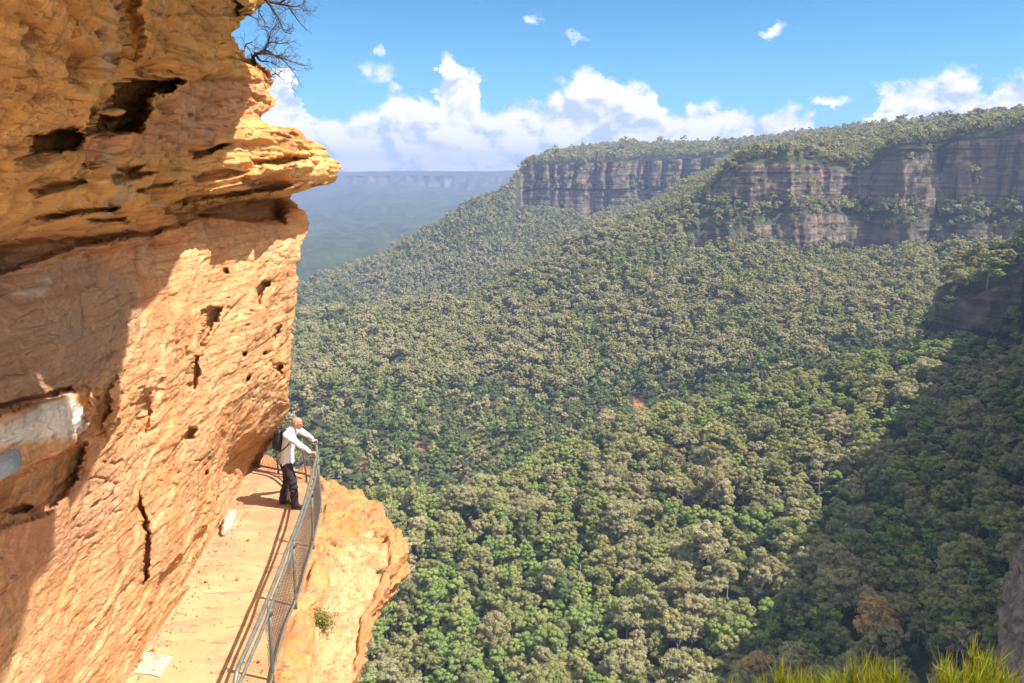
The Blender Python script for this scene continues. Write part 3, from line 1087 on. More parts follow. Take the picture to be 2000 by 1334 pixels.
for q in chosen:
    mask_single[q] = True
    cme, tme, lc, h, r = PROTO[NEAR_K[q]]
    p = NEAR_P[q]
    cpt = Vector(p) + Vector((0, 0, hgt[q] + 2))
    shaded = sunx.ray_cast(cpt, Vector(SUN))[0] is not None
    o = empty('gum_tree', tuple(p))
    o.rotation_euler = tuple(NEAR_R[q])
    o.scale = tuple(NEAR_S[q])
    c_ = link('crown', cme, None, o); t_ = link('trunk', tme, None, o)
    px, py = cx_[q], cy_[q]
    side = 'by the rock ledge' if px < 1000 else ('in the valley middle' if px < 1400 else 'near the shadow edge')
    row = 'low in the photo' if py > 1225 else ('part way up the slope' if py > 1060 else 'on the near crest')
    kindw = ['round-topped', 'flat-topped', 'dome-crowned', 'wide-crowned', 'bushy', 'dense', 'thin-leaved', 'broad', 'slender'][NEAR_K[q]]
    if shaded:
        lab = '%s %s gum tree in cliff shadow, %s' % (kindw, lc, row)
    else:
        lab = '%s %s gum tree in sun %s, %s' % (kindw, lc, side, row)
    grp = lab.replace('gum tree', 'gum trees')
    tag(o, lab, 'tree', grp)

rest = ~mask_single
forest('near_forest', NEAR_P[rest], NEAR_K[rest], NEAR_S[rest], NEAR_R[rest], near_col, 'eucalypt forest on the near spur, crowns packed side by side')

# middle hillside
mA = (np.abs(TERR['A'][2][..., 2]) > .50).astype(float) * (TERR['A'][3] < .25)
ter = sstep(2.9, 3.0, rtA) * (1 - sstep(3.9, 4.0, rtA))
mA *= 1 - .8 * cl * (1 - ter[:, None])
mA = np.maximum(mA, .10 * (TERR['A'][3] < .25) * (fbm(GA / 16, 3) > .12))
P, i, j = sample(GA, 1 / 7.0, mA)
P = P[in_frame(P, 60, 16)]
P = P[thin(P, 3.8)]
P = P[rng.random(len(P)) < .95 - .30 * sstep(.15, .5, fbm(P / 17.0 + 40, 2))]
k = pick_kind(P, [(6, 5), (4, 7), (2, 20), (0, 26), (3, 18), (1, 14), (7, 6), (5, 5)], 60, 1.7)
s, r_ = rand_rs(len(P), .60, 1.12)
s *= np.where((P[:, 2] > 18) & (rng.random(len(P)) < .06), rng.uniform(1.15, 1.5, len(P)), 1)[:, None]
_, yy, aa = project(P)
on_cliff = (np.interp(0, [0], [0]) + 0 * aa)
steepP = TERR['A'][2][i[:0], j[:0], 2] if False else None
gul = (P[:, 1] < 484 + 36 * fbm(P / 40, 2)) & (rng.random(len(P)) < .8)
k = np.where(gul, np.where(rng.random(len(P)) < .85, 4, 6), k)
keep_ = clearing(P, s)
P, k, s, r_ = P[keep_], k[keep_], s[keep_], r_[keep_]
forest('hillside_forest', P, k, s, r_, mid_col, 'grey-green eucalypt forest covering the middle hillside up to the cliffs')
N_MID = len(P)

# headland and its slope
mB = (np.abs(TERR['B'][2][..., 2]) > .48).astype(float)
mB = np.maximum(mB, .10 * (fbm(GB / 24, 3) > .15))
P, i, j = sample(GB, 1 / 14.0, mB)
P = P[in_frame(P, 40, 14)]
P = P[thin(P, 4.4)]
k = pick_kind(P, [(2, 20), (1, 25), (0, 40), (3, 15)], 120, 3.1)
s, r_ = rand_rs(len(P), .66, 1.2)
s *= np.where((P[:, 2] > 15) & (rng.random(len(P)) < .06), rng.uniform(1.15, 1.5, len(P)), 1)[:, None]
forest('headland_forest', P, k, s, r_, far_col, 'hazy forest on the slope and plateau of the cliff-lined headland')

print('TREES', len(chosen), rest.sum(), N_MID)

# pale dead trees standing in the canopy
def dead_tree(px, py, h, seed, label):
    flat = NEAR_P[np.argmin(np.hypot(*(np.array(project(NEAR_P + np.array([0, 0, h * .75]))[:2]) - np.array([[px], [py]])))) ]
    g = np.random.default_rng(seed)
    o = empty('dead_tree', tuple(flat + np.array([1.5, -1.5, 0])))
    tag(o, label, 'tree')
    f = np.linspace(0, 1, 9)
    P = np.stack([.5 * np.sin(f * 2 + seed) * f, .4 * np.cos(f * 3 + seed) * f, f * h], -1)
    MB().tube(P, .20 * (1 - .8 * f) + .02, 7).build('trunk', BARK, o)
    for k in range(6):
        b = P[int(g.integers(4, 8))]
        a = g.uniform(0, 6.28)
        L_ = g.uniform(1.4, 3.2)
        e = b + np.array([math.cos(a) * L_, math.sin(a) * L_, g.uniform(.6, 2.2)])
        m_ = (b + e) / 2 + np.array([0, 0, -.3]) + g.normal(size=3) * .25
        MB().tube(catmull([b, m_, e], 5), np.linspace(.085, .02, 11), 5).build('limb', BARK, o)
dead_tree(1666, 1090, 16, 3, 'straight pale dead trunk standing at the edge of the cliff shadow')
dead_tree(1590, 945, 16, 4, 'forked white dead tree in the sunlit canopy above the shadow edge')
dead_tree(1885, 1105, 17, 5, 'bleached dead tree with spread limbs inside the dark shadow')
dead_tree(1330, 960, 16, 6, 'dead tree with thin bare limbs beside a browned crown')
dead_tree(1120, 1120, 15, 8, 'short bare snag among the bright green crowns of the lower valley')
dead_tree(1530, 1165, 16, 9, 'leaning pale snag low in the sunlit forest near the shadow')
# ------------------------------------------------------------------ the sandstone cliff beside the walk
def mat_sandstone(name, mode):
    m, t, out = material(name)
    c = coords(t)
    n1 = t.noise(c, 1.3, 6, .6)
    bedv = t.mapping(c, (.35, .35, 3.2), (0.06, .04, 0))
    n2 = t.noise(bedv, 1.6, 7, .62)
    n3 = t.noise(c, 9, 6, .6)
    base = t.ramp(n1, [(.30, (0.483, 0.232, 0.083)), (.47, (0.542, 0.289, 0.113)), (.60, (0.571, 0.336, 0.144)), (.75, (0.483, 0.228, 0.092))])
    band = t.ramp(n2, [(.30, (.66, .56, .48)), (.45, (1.0, .95, .88)), (.58, (1.08, 1.04, 1.0)), (.72, (.84, .70, .58))])
    col = t.mix(.85, base, band, 'MULTIPLY')
    if mode == 'cliff':
        col = t.mix(1.0, col, (1.04, 1.05, 1.30), 'MULTIPLY')
    if mode == 'ledge':
        col = t.mix(1.0, col, (.99, .91, .92), 'MULTIPLY')
    if mode == 'cliff':
        zu = attribute(t, 'ochre')                      # yellow-ochre weathered upper rock
        och = t.ramp(n2, [(.28, (0.307, 0.161, 0.052)), (.48, (0.498, 0.276, 0.092)), (.62, (0.542, 0.323, 0.122)), (.75, (0.366, 0.202, 0.073))])
        col = t.mix(zu, col, och)
        col = t.mix(t.math('MULTIPLY', zu, 1.0), col, t.mix(1.0, col, (1.22, 1.18, 1.15), 'MULTIPLY'))  # fill light of the shaded upper rock put into its colour
        pk = attribute(t, 'pink')
        col = t.mix(t.math('MULTIPLY', pk, .85), col, t.ramp(n1, [(.3, (0.439, 0.222, 0.122)), (.7, (0.512, 0.282, 0.165))]))
        gr = attribute(t, 'wall_shade')                        # overhang's shade painted as a duller grey-brown
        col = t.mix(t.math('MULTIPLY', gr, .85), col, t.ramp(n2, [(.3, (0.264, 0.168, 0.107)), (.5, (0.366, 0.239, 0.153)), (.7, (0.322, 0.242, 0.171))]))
        wh = attribute(t, 'white')
        wc = t.ramp(n2, [(.3, (.40, .35, .28)), (.5, (.62, .57, .48)), (.7, (.68, .64, .55))])
        col = t.mix(wh, col, wc)
        crust = t.math('MULTIPLY', t.mapr(t.noise(t.mapping(c, (1, 1, .6)), 1.1, 7, .65, .15), .60, .68, 0, .75, True), zu)
        col = t.mix(crust, col, (0.439, 0.336, 0.257))
        iron = t.mapr(t.noise(t.mapping(c, (.5, .5, 2.2)), 2.3, 6, .6, .1), .60, .70, 0, .8, True)
        col = t.mix(t.math('MULTIPLY', iron, t.math('MULTIPLY_ADD', zu, .7, .3)), col, (0.198, 0.077, 0.028))
    elif mode == 'ledge':
        pn = t.noise(t.mapping(c, (.7, 2.6, 1), (0, 0, .25)), 1.5, 7, .62, .3)
        col = t.mix(t.mapr(pn, .46, .58, 0, .8, True), col, t.ramp(n3, [(.3, (0.410, 0.181, 0.092)), (.7, (0.483, 0.242, 0.135))]))
        col = t.mix(1.0, col, (.94, .94, .94), 'MULTIPLY')
        sd = t.math('MULTIPLY', attribute(t, 'sand'), .75)
        col = t.mix(sd, col, t.ramp(n3, [(.25, (0.425, 0.242, 0.122)), (.5, (0.542, 0.336, 0.177)), (.7, (0.586, 0.383, 0.220))]))
        red = t.noise(t.mapping(c, (1.2, 2.2, 1)), 2.2, 5, .6)
        col = t.mix(t.mapr(red, .60, .70, 0, .55, True), col, (0.329, 0.114, 0.043))
    wet = t.noise(t.mapping(c, (1.6, 1.6, .16)), 2.2, 6, .6)
    col = t.mix(t.mapr(wet, .57, .70, 0, .45, True), col, (.16, .095, .055))
    lich = t.noise(c, 4.5, 7, .7, .1)
    col = t.mix(t.mapr(lich, .62, .68, 0, .45, True), col, (.40, .34, .27))
    crk = t.math('ABSOLUTE', t.math('SUBTRACT', t.noise(t.mapping(c, (.9, .9, 2.6), (.1, .2, 0)), 2.6, 5, .55, .15), .5))
    crkm = t.math('MULTIPLY', t.mapr(crk, .0, .012, 1, 0), t.mapr(n1, .45, .6, 0, .8))
    thin_ = t.noise(t.mapping(c, (.22, .22, 10.0), (.05, .03, 0)), 1.5, 5, .6, .1)
    line = t.ramp(thin_, [(.34, (.70, .62, .56)), (.44, (1, 1, 1)), (.60, (1.05, 1.03, 1.02)), (.72, (.86, .80, .74))])
    col = t.mix(.8, col, line, 'MULTIPLY')
    speck = t.noise(c, 34, 3, .6)
    col = t.mix(t.mapr(speck, .62, .72, 0, .45, True), col, (0.220, 0.114, 0.049))
    fine = t.noise(c, 60, 6, .7)
    h = t.math('ADD', t.math('MULTIPLY', n3, 1.0), t.math('MULTIPLY', fine, .40))
    h = t.math('ADD', h, t.math('MULTIPLY', thin_, .55))
    h = t.math('SUBTRACT', h, t.math('MULTIPLY', crkm, .5))
    h = t.math('ADD', h, t.math('MULTIPLY', t.noise(t.mapping(c, (1.2, 1.2, 6)), 3.0, 6, .6), .5))
    principled(t, out, col, .92, bump(t, h, 1.0, .045), .12)
    return m

SIL = [(-700, 560), (-300, 540), (-60, 528), (0, 520), (12, 516), (22, 500), (32, 480), (45, 474), (60, 468), (75, 470), (92, 468), (104, 478), (112, 486), (118, 500), (130, 515), (143, 527), (155, 530), (165, 525), (180, 524),
       (196, 529), (206, 526), (216, 517), (230, 520), (240, 527), (250, 545), (258, 565), (266, 583), (275, 605), (285, 618), (295, 627), (305, 629), (313, 640), (322, 648), (332, 646), (340, 639), (347, 643),
       (354, 644), (360, 632), (365, 608), (370, 594), (376, 574), (383, 560), (388, 561), (396, 574), (410, 590), (420, 598), (430, 600), (440, 595), (455, 592), (470, 588), (490, 580), (520, 573), (560, 570),
       (600, 568), (650, 566), (680, 562), (700, 559), (760, 558), (798, 558), (815, 550), (840, 541), (870, 527), (900, 509), (914, 498), (940, 487), (960, 475), (1000, 455), (1030, 446), (1084, 432), (1126, 404), (1157, 386), (1220, 330), (1241, 302),
       (1287, 254), (1334, 231), (1400, 190), (1500, 115), (1700, -60)]
SIL = np.array(SIL, float)

# X of the rock face at photo points (metres left of the camera)
XC = np.array([
    (-1200, -700, -2.6), (-400, -700, -2.5), (0, -700, -2.4), (300, -700, -2.3), (560, -700, -3.2), (-400, -200, -2.9), (0, -200, -2.8), (300, -200, -3.2), (500, -200, -4.2),
    (-1200, 0, -3.3), (-400, 0, -3.1), (0, 0, -3.1), (120, 0, -3.15), (240, 0, -3.35), (400, 0, -3.7), (450, 0, -3.9), (520, 0, -4.8),
    (-400, 200, -3.5), (0, 200, -3.5), (150, 200, -3.6), (300, 100, -3.55), (300, 140, -3.6), (420, 130, -3.75), (465, 60, -4.15), (470, 110, -4.2), (400, 200, -4.0), (520, 180, -4.05), (515, 225, -4.05),
    (-400, 340, -3.8), (0, 340, -3.9), (150, 340, -3.95), (300, 330, -4.05), (340, 300, -4.1), (400, 280, -4.1), (450, 300, -3.95), (520, 260, -3.9), (580, 300, -3.65), (640, 335, -3.4), (450, 350, -4.0), (560, 350, -3.65),
    (-1200, 420, -4.4), (-400, 430, -4.2), (0, 420, -4.0), (150, 430, -4.05), (300, 420, -4.15), (400, 385, -4.2), (560, 372, -3.9),
    (0, 500, -4.75), (150, 490, -4.8), (300, 470, -4.85), (400, 430, -4.8), (500, 405, -4.6), (560, 400, -4.35), (598, 425, -3.95),
    (-400, 600, -4.6), (0, 570, -4.62), (150, 560, -4.6), (300, 520, -4.65), (400, 480, -4.55), (500, 450, -4.35), (560, 470, -4.15), (580, 490, -4.05),
    (-1200, 750, -4.5), (-400, 750, -4.2), (0, 700, -4.30), (120, 680, -4.32), (250, 640, -4.42), (400, 600, -4.42), (500, 580, -4.3), (565, 600, -4.18),
    (0, 800, -4.2), (150, 780, -4.3), (280, 760, -4.45), (400, 760, -4.48), (500, 740, -4.38), (556, 780, -4.42),
    (-400, 900, -4.2), (0, 900, -4.25), (150, 900, -4.4), (300, 880, -4.55), (400, 880, -4.6), (500, 840, -4.66), (540, 842, -4.80),
    (498, 914, -5.36), (470, 900, -5.15), (440, 930, -4.95), (475, 960, -5.25), (400, 980, -4.78), (446, 1030, -5.02), (300, 1000, -4.58), (150, 1000, -4.4), (0, 1000, -4.35),
    (350, 1080, -4.70), (404, 1126, -4.90), (430, 1084, -4.98), (250, 1130, -4.6), (302, 1241, -4.78), (330, 1220, -4.80), (150, 1200, -4.55), (231, 1334, -4.70), (254, 1287, -4.74), (0, 1200, -4.45), (0, 1334, -4.5), (-400, 1334, -4.5), (-1200, 1334, -4.6), (-400, 1700, -4.7), (-60, 1700, -4.8), (115, 1500, -4.75), (-1200, 1700, -4.8)])

def rbf(px, py):
    s = np.array([1, 1.0])
    P = XC[:, :2] * s
    n = len(P)
    d = np.linalg.norm(P[:, None] - P[None], axis=-1)
    A = np.zeros((n + 3, n + 3))
    A[:n, :n] = d + np.eye(n) * -1.5
    A[:n, n] = 1; A[:n, n + 1:] = P / 1000
    A[n:, :n] = A[:n, n:].T
    w = np.linalg.solve(A, np.concatenate([XC[:, 2], np.zeros(3)]))
    Q = np.stack([px.ravel(), py.ravel()], -1)
    out = np.empty(len(Q))
    for k in range(0, len(Q), 40000):
        q = Q[k:k + 40000]
        out[k:k + 40000] = np.linalg.norm(q[:, None] - P[None], axis=-1) @ w[:n] + w[n] + (q / 1000) @ w[n + 1:]
    return out.reshape(px.shape)

# features: (polygon in photo points, step in metres towards the viewer, softness in photo points)
FEAT = [
    ([(-1300, -760), (238, -760), (244, 60), (240, 96), (214, 150), (190, 178), (180, 205), (180, 262), (150, 250), (60, 268), (52, 300), (-60, 330), (-1300, 330)], .34, 7),
    ([(60, -60), (150, 40), (138, 80), (175, 110), (150, 165), (120, 185), (168, 235), (178, 262), (240, 96), (244, 60), (238, -60)], .10, 16),
    ([(262, -760), (330, -20), (322, 40), (352, 66), (440, 86), (455, 110), (452, 150), (380, 158), (330, 128), (262, 122), (255, 60)], .16, 10),
    # caves and hollows
    ([(168, 264), (180, 222), (206, 196), (236, 165), (268, 150), (300, 156), (336, 152), (344, 172), (322, 186), (304, 180), (296, 200), (282, 226), (262, 246), (252, 262)], -0.93, 5),
    ([(182, 214), (228, 214), (226, 228), (196, 231), (184, 226)], .7, 3),
    ([(56, 264), (110, 252), (164, 247), (164, 280), (152, 292), (58, 303)], -0.62, 5),
    ([(318, 146), (345, 154), (362, 158), (352, 166), (330, 160)], -0.31, 3),
    ([(170, 308), (188, 312), (188, 330), (176, 328)], -0.31, 3), ([(215, 326), (272, 322), (250, 342), (222, 338)], -0.22, 5),
    ([(60, 372), (110, 355), (180, 346), (176, 356), (120, 372), (72, 386)], -0.31, 5), ([(195, 348), (250, 334), (300, 338), (260, 350), (205, 360)], -0.25, 5),
    ([(80, 420), (150, 408), (230, 404), (226, 412), (150, 420), (90, 432)], -0.28, 4), ([(160, 428), (240, 424), (235, 432), (170, 436)], -0.25, 4),
    ([(250, 372), (300, 360), (330, 352), (320, 364), (270, 380)], -0.22, 4),
    ([(385, 296), (420, 282), (440, 284), (410, 300), (380, 312)], -0.34, 5),
    ([(370, 345), (420, 330), (480, 334), (440, 346), (380, 358)], -0.19, 6), ([(345, 395), (380, 372), (470, 372), (560, 366), (500, 378), (420, 386), (360, 404)], -0.22, 4),
    ([(470, 316), (540, 306), (600, 310), (560, 320), (490, 326)], -.18, 5),
    # ledge plates catching the sun
    ([(500, 326), (556, 322), (550, 334), (515, 342), (480, 350), (462, 346)], .22, 4), ([(350, 408), (372, 390), (386, 396), (362, 416), (330, 420)], .25, 4),
    ([(440, 382), (500, 374), (572, 362), (570, 372), (520, 382), (450, 392)], .28, 4),
    # the deep recess under the overhang
    ([(-1300, 560), (-60, 500), (0, 476), (60, 466), (190, 456), (300, 446), (332, 438), (346, 412), (385, 398), (480, 388), (556, 382), (560, 400), (552, 436), (486, 432), (410, 422), (372, 432), (300, 462), (200, 474), (120, 486), (40, 520), (-60, 560), (-1300, 640)], -0.34, 7),
    ([(300, 446), (332, 438), (376, 462), (330, 476), (200, 490), (110, 500), (60, 492), (150, 480)], .10, 7),
    # lower wall, white block and hollow below it
    ([(-400, 880), (0, 806), (70, 782), (128, 762), (160, 752), (178, 768), (166, 800), (168, 838), (150, 866), (110, 884), (60, 908), (0, 934), (-400, 1040)], .22, 6),
    ([(-60, 812), (60, 782), (132, 764), (128, 752), (60, 774), (-60, 800)], -.12, 3),
    ([(-400, 1020), (0, 942), (60, 908), (110, 884), (150, 868), (166, 862), (166, 900), (150, 950), (96, 1000), (40, 1020), (-100, 1060), (-400, 1100)], -0.26, 6),
    ([(10, 1000), (40, 986), (60, 990), (50, 1000), (20, 1008)], -0.22, 4),
    ([(160, 752), (186, 752), (196, 790), (186, 832), (160, 838)], .16, 4), ([(150, 930), (162, 868), (168, 872), (164, 920), (140, 940), (128, 935)], .16, 3),
    ([(216, 760), (236, 730), (240, 760), (230, 800), (236, 820), (210, 850), (196, 838), (212, 800)], .18, 4),
    ([(268, 790), (290, 760), (300, 800), (286, 846), (262, 880)], -.12, 6),
    # holes in the lit wall
    ([(398, 640), (400, 606), (416, 597), (432, 600), (426, 628), (412, 645), (398, 670), (388, 684), (390, 660)], -0.20, 4),
    ([(366, 760), (370, 716), (382, 692), (390, 694), (386, 740), (378, 764)], -0.15, 4), ([(484, 560), (500, 548), (520, 552), (504, 575), (492, 600), (486, 580)], -.16, 4),
    ([(432, 528), (442, 524), (444, 536), (436, 538)], -.2, 3), ([(342, 852), (356, 832), (372, 838), (366, 856), (350, 862)], -.14, 4), ([(470, 736), (486, 732), (482, 744), (470, 748)], -.16, 3),
    ([(462, 690), (472, 686), (470, 698), (463, 700)], -.18, 3), ([(534, 640), (541, 634), (540, 660), (535, 664)], -.16, 3), ([(530, 716), (540, 706), (548, 712), (540, 730)], -.14, 3), ([(508, 690), (516, 684), (518, 692), (511, 696)], -.15, 3),
    ([(268, 1112), (270, 1040), (266, 975), (272, 958), (276, 1000), (282, 1070), (280, 1110), (272, 1146), (266, 1140)], -0.16, 3),
    ([(430, 880), (440, 874), (448, 884), (438, 892)], -.1, 3), ([(384, 920), (392, 914), (394, 926), (386, 930)], -.1, 3),
    # the undercut foot of the wall
    ([(500, 916), (520, 880), (540, 844), (528, 842), (470, 880), (436, 916), (426, 960), (408, 1010), (360, 1060), (300, 1120), (276, 1210), (300, 1196), (345, 1150), (404, 1126), (430, 1084), (446, 1030), (476, 960)], -.16, 5),
    ([(330, 1216), (404, 1120), (414, 1080), (432, 1034), (446, 1034), (436, 1084), (408, 1130), (388, 1160), (334, 1226)], .10, 4),
    # boulder shoulders at the top of the wall
    ([(462, 118), (500, 110), (534, 150), (530, 170), (520, 176), (500, 140), (474, 124)], -0.22, 5), ([(470, -30), (540, -30), (520, 10), (500, 24), (478, 34)], .30, 4),
]

def cliff():
    py = np.concatenate([np.arange(-700, -20, 24.0), np.arange(-20, 1342, 2.0), np.arange(1345, 1700, 24.0)])
    S_ = np.interp(py, SIL[:, 0], SIL[:, 1])
    S_ = S_ + 2.5 * perlin(np.stack([py / 17, 0 * py, 0 * py + .3], -1)) + 1.5 * perlin(np.stack([py / 6, 0 * py, 0 * py + 5.3], -1))
    uc = np.linspace(-1200, -24, 26)
    NU = 330
    px = np.empty((len(py), 26 + NU))
    px[:, :26] = uc[None]
    f = np.linspace(0, 1, NU)
    px[:, 26:] = -20 + (np.maximum(S_, -15)[:, None] + 20) * f[None]
    PYG = np.repeat(py[:, None], px.shape[1], 1)
    wx = px + 5 * perlin(np.stack([px / 26, PYG / 18, 0 * px + 2.2], -1)) + 3 * perlin(np.stack([px / 9, PYG / 7, 0 * px + 7.2], -1))
    wy = PYG + 4 * perlin(np.stack([px / 26, PYG / 14, 0 * px + 4.2], -1)) + 2.5 * perlin(np.stack([px / 9, PYG / 6, 0 * px + 6.2], -1))
    X = rbf(px, PYG)
    for poly, dx, soft in FEAT:
        P_ = np.array(poly)
        bb = (wx > P_[:, 0].min() - 30) & (wx < P_[:, 0].max() + 30) & (wy > P_[:, 1].min() - 30) & (wy < P_[:, 1].max() + 30)
        if not bb.any():
            continue
        sd = poly_sd(wx[bb], wy[bb], poly)
        X[bb] += dx * (1 - sstep(-soft * 1.4, soft * .6, sd))
    # near the left frame side the photo ray gets long; keep the face at a sane place
    P = at_x(np.minimum(px, 900), PYG, X)
    # wrap round behind the visible edge
    L = P[:, -1]
    k = (1 - sstep(880, 914, py))[:, None]
    ext = []
    for e in (.04, .1, .2, .4, .8, 1.6, 3.2, 6.0):
        back = L + e * np.array([-.62, .78, 0])
        down = L + np.minimum(e, .8) * np.array([.0, .05, -1.0])
        ext.append((back * k + down * (1 - k))[:, None])
    P = np.concatenate([P] + ext, 1)
    pxx = np.concatenate([px] + [px[:, -1:]] * 8, 1)
    pyy = np.concatenate([PYG] + [PYG[:, -1:]] * 8, 1)
    fade = np.concatenate([np.ones_like(px), np.tile(np.array([1, 1, 1, .9, .8, .6, .5, .5]), (len(py), 1))], 1)
    # ---- world-space weathering: bedding, plates, pits
    up = 1 - sstep(400, 470, pyy + .10 * (pxx - 330))
    ledge = sstep(330, 400, pxx) * sstep(232, 262, pyy) * (1 - sstep(376, 400, pyy))
    rec = 1 - np.abs(np.clip((pyy - 455) / 70, -1, 1))
    q = P[..., 2] + .05 * P[..., 1] * 0 + .14 * fbm(P / 2.2, 3) + .03 * P[..., 1] * sstep(500, 800, pyy) * 0
    def layers(kk, seed, round_=.5):
        lv = q * kk + seed
        fl = np.floor(lv); fr = lv - fl
        h = hash1(fl + seed * 13) * (.55 + .8 * perlin(np.stack([P[..., 0] * .8, P[..., 1] * .8, fl * 3.7 + seed], -1)))
        hn = hash1(fl + 1 + seed * 13) * (.55 + .8 * perlin(np.stack([P[..., 0] * .8, P[..., 1] * .8, (fl + 1) * 3.7 + seed], -1)))
        w = sstep(.80, 1.0, fr)
        return h * (1 - w) + hn * w
    d = .17 * fbm(P / 1.9, 3)
    d += (.10 * up + .20 * ledge + .028 * (1 - up)) * layers(3.1, 1.0)
    d += (.05 * up + .10 * ledge + 0.020 * (1 - up)) * layers(8.5, 2.0)
    d += (.018 * up + .03 * ledge + .009) * layers(21.0, 3.0)
    # scalloped, honeycombed weathering of the upper rock
    sc = perlin(P / np.array([.75, .75, .40]) + 3.3)
    d -= up * (1 - ledge) * .20 * sstep(.05, .55, sc)
    sc2 = perlin(P / np.array([.30, .30, .13]) + 8.3)
    d -= (up * .075 + .03 * rec + .014 * (1 - up)) * sstep(.10, .5, sc2)
    cross = perlin(np.stack([P[..., 0] * 1.2, P[..., 1] * 1.0, (P[..., 2] - .42 * P[..., 1]) * 2.6], -1))
    d += .035 * (1 - up) * sstep(-.03, .10, cross)
    pit = perlin(P / np.array([.16, .16, .09]) + 1.3)
    patch = sstep(-.1, .35, perlin(P / .9 + 4.4))
    d -= (.055 * (1 - up) * patch + .035 * up) * sstep(.30, .52, pit)
    d += .022 * fbm(P / .13, 5) + .016 * np.abs(perlin(P / np.array([.07, .07, .035]))) - .03 * (1 - sstep(.0, .05, np.abs(perlin(np.stack([P[..., 0] * .7, P[..., 1] * .7, q * 4.2], -1) + 20)))) * sstep(0, .3, perlin(P / .8 + 9))
    # crumbly sunlit shoulder of the upper right block
    sh = sstep(400, 470, pxx) * (1 - sstep(250, 275, pyy)) * sstep(120, 150, pyy)
    d += sh * (.07 * np.abs(fbm(P / .16, 3)) + .05 * fbm(P / .4, 2))
    # the wall's foot stays on the walk
    foot = sstep(0.0, .35, P[..., 2])
    d = np.where(P[..., 2] < .4, d * (.25 + .75 * foot), d)
    P = P + (d * fade)[..., None] * np.array([.93, -.30, .06])
    nr, nc = pxx.shape
    me = raw_mesh('cliff', P.reshape(-1, 3), grid_faces(nr, nc))
    att = lambda polys, soft: np.max([1 - sstep(-soft, soft, poly_sd(wxx, wyy, p)) for p in polys], 0)
    wxx = np.concatenate([wx] + [wx[:, -1:]] * 8, 1); wyy = np.concatenate([wy] + [wy[:, -1:]] * 8, 1)
    attr(me, 'ochre', np.clip(up * (1 - .35 * ledge), 0, 1))
    attr(me, 'white', att([[(-400, 860), (0, 826), (70, 790), (128, 772), (150, 800), (166, 838), (146, 852), (96, 856), (40, 868), (0, 872), (-400, 920)], [(25, 570), (75, 566), (72, 572), (30, 576)], [(62, 548), (76, 545), (80, 550)]], 11))
    attr(me, 'pink', att([[(352, 170), (420, 160), (505, 150), (520, 225), (450, 250), (345, 300), (310, 300), (260, 320), (255, 280)], [(165, 266), (252, 262), (240, 300), (190, 312)], [(400, 400), (548, 394), (540, 432), (420, 424)], [(165, 930), (240, 880), (250, 960), (150, 1100), (20, 1160), (0, 1020)]], 16) * .9)
    attr(me, 'wall_shade', att([[(-400, 520), (0, 500), (150, 500), (250, 530), (262, 620), (240, 700), (200, 740), (120, 760), (0, 800), (-400, 880)]], 30))  # painted shade, outlined like the shaded part of the wall
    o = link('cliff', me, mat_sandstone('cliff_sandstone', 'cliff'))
    tag(o, 'orange sandstone cliff with jutting overhang and hollowed caves above the walkway', 'cliff', kind='structure')
    return o
cliff_o = cliff()

# unseen roof added above the frame, lip and notch shaped to shade the wall
def overhang():
    lip = np.array([(2.6, -4.0), (1.9, 0.0), (1.0, 2.4), (.5, 4.35), (.12, 5.30), (-.02, 5.42), (-.85, 5.36), (-.90, 5.62), (-.10, 5.74), (-.12, 6.0), (-.42, 6.6), (-.80, 7.3), (-1.2, 8.0), (-1.55, 9.3), (-1.95, 10.5), (-2.25, 11.2), (-2.65, 12.1), (-3.3, 12.6), (-4.4, 13.0)])
    Lp = np.array([np.interp(np.linspace(0, len(lip) - 1, 220), np.arange(len(lip)), lip[:, k]) for k in range(2)]).T
    n = len(Lp); m_ = 30
    V = []
    for k in range(m_):
        f = k / (m_ - 1)
        if f <= .5:
            g = f / .5
            x = -5.2 * (1 - g) + Lp[:, 0] * g; y = Lp[:, 1]; z = np.full(n, 8.9 + .4 * g) 
        else:
            g = (f - .5) / .5
            x = Lp[:, 0] * (1 - g) + (Lp[:, 0] - 5.5) * g; y = Lp[:, 1] - .2 * g; z = np.full(n, 9.3 + 4.5 * g ** .8)
        V.append(np.stack([x, y, z], -1))
    G = np.array(V)
    G = G + (.16 * fbm(G / .9, 4))[..., None] * np.array([1, .3, .3])
    me = raw_mesh('cliff_overhang', G.reshape(-1, 3), grid_faces(m_, n))
    o = link('cliff_overhang', me, cliff_o.data.materials[0])
    for a in ('ochre', 'white', 'pink', 'wall_shade'):
        attr(me, a, np.full(m_ * n, 1.0 if a == 'ochre' else 0.0))
    tag(o, 'unseen sandstone roof added high above the walkway to shade the wall', 'cliff', kind='structure')
overhang()
# ------------------------------------------------------------------ walkway, ledge and railing
BOT = [at_z(a, b, .10) for a, b in ((505, 1400), (528, 1334), (535, 1302), (553, 1233), (567, 1196), (584, 1156), (597.5, 1105), (606, 1078), (614, 1048), (623, 1008), (626, 990), (625.5, 965), (622, 946))]
BOT += [np.array(p) for p in ((-4.10, 14.55, .10), (-4.40, 14.72, .10), (-4.78, 14.86, .10), (-5.35, 15.15, .10), (-5.75, 15.5, .10))]
TOPR = [at_z(a, b, .98) for a, b in ((440, 1400), (470, 1330), (488, 1286), (514, 1226), (535, 1167), (561.6, 1100), (571, 1065), (589, 1018), (602, 980), (614, 942), (619.6, 909), (620, 890))]
TOPR += [np.array(p) for p in ((-3.82, 14.00, .98), (-4.08, 14.40, .98), (-4.40, 14.66, .98), (-4.78, 14.82, .98), (-5.35, 15.10, .98), (-5.75, 15.45, .98))]
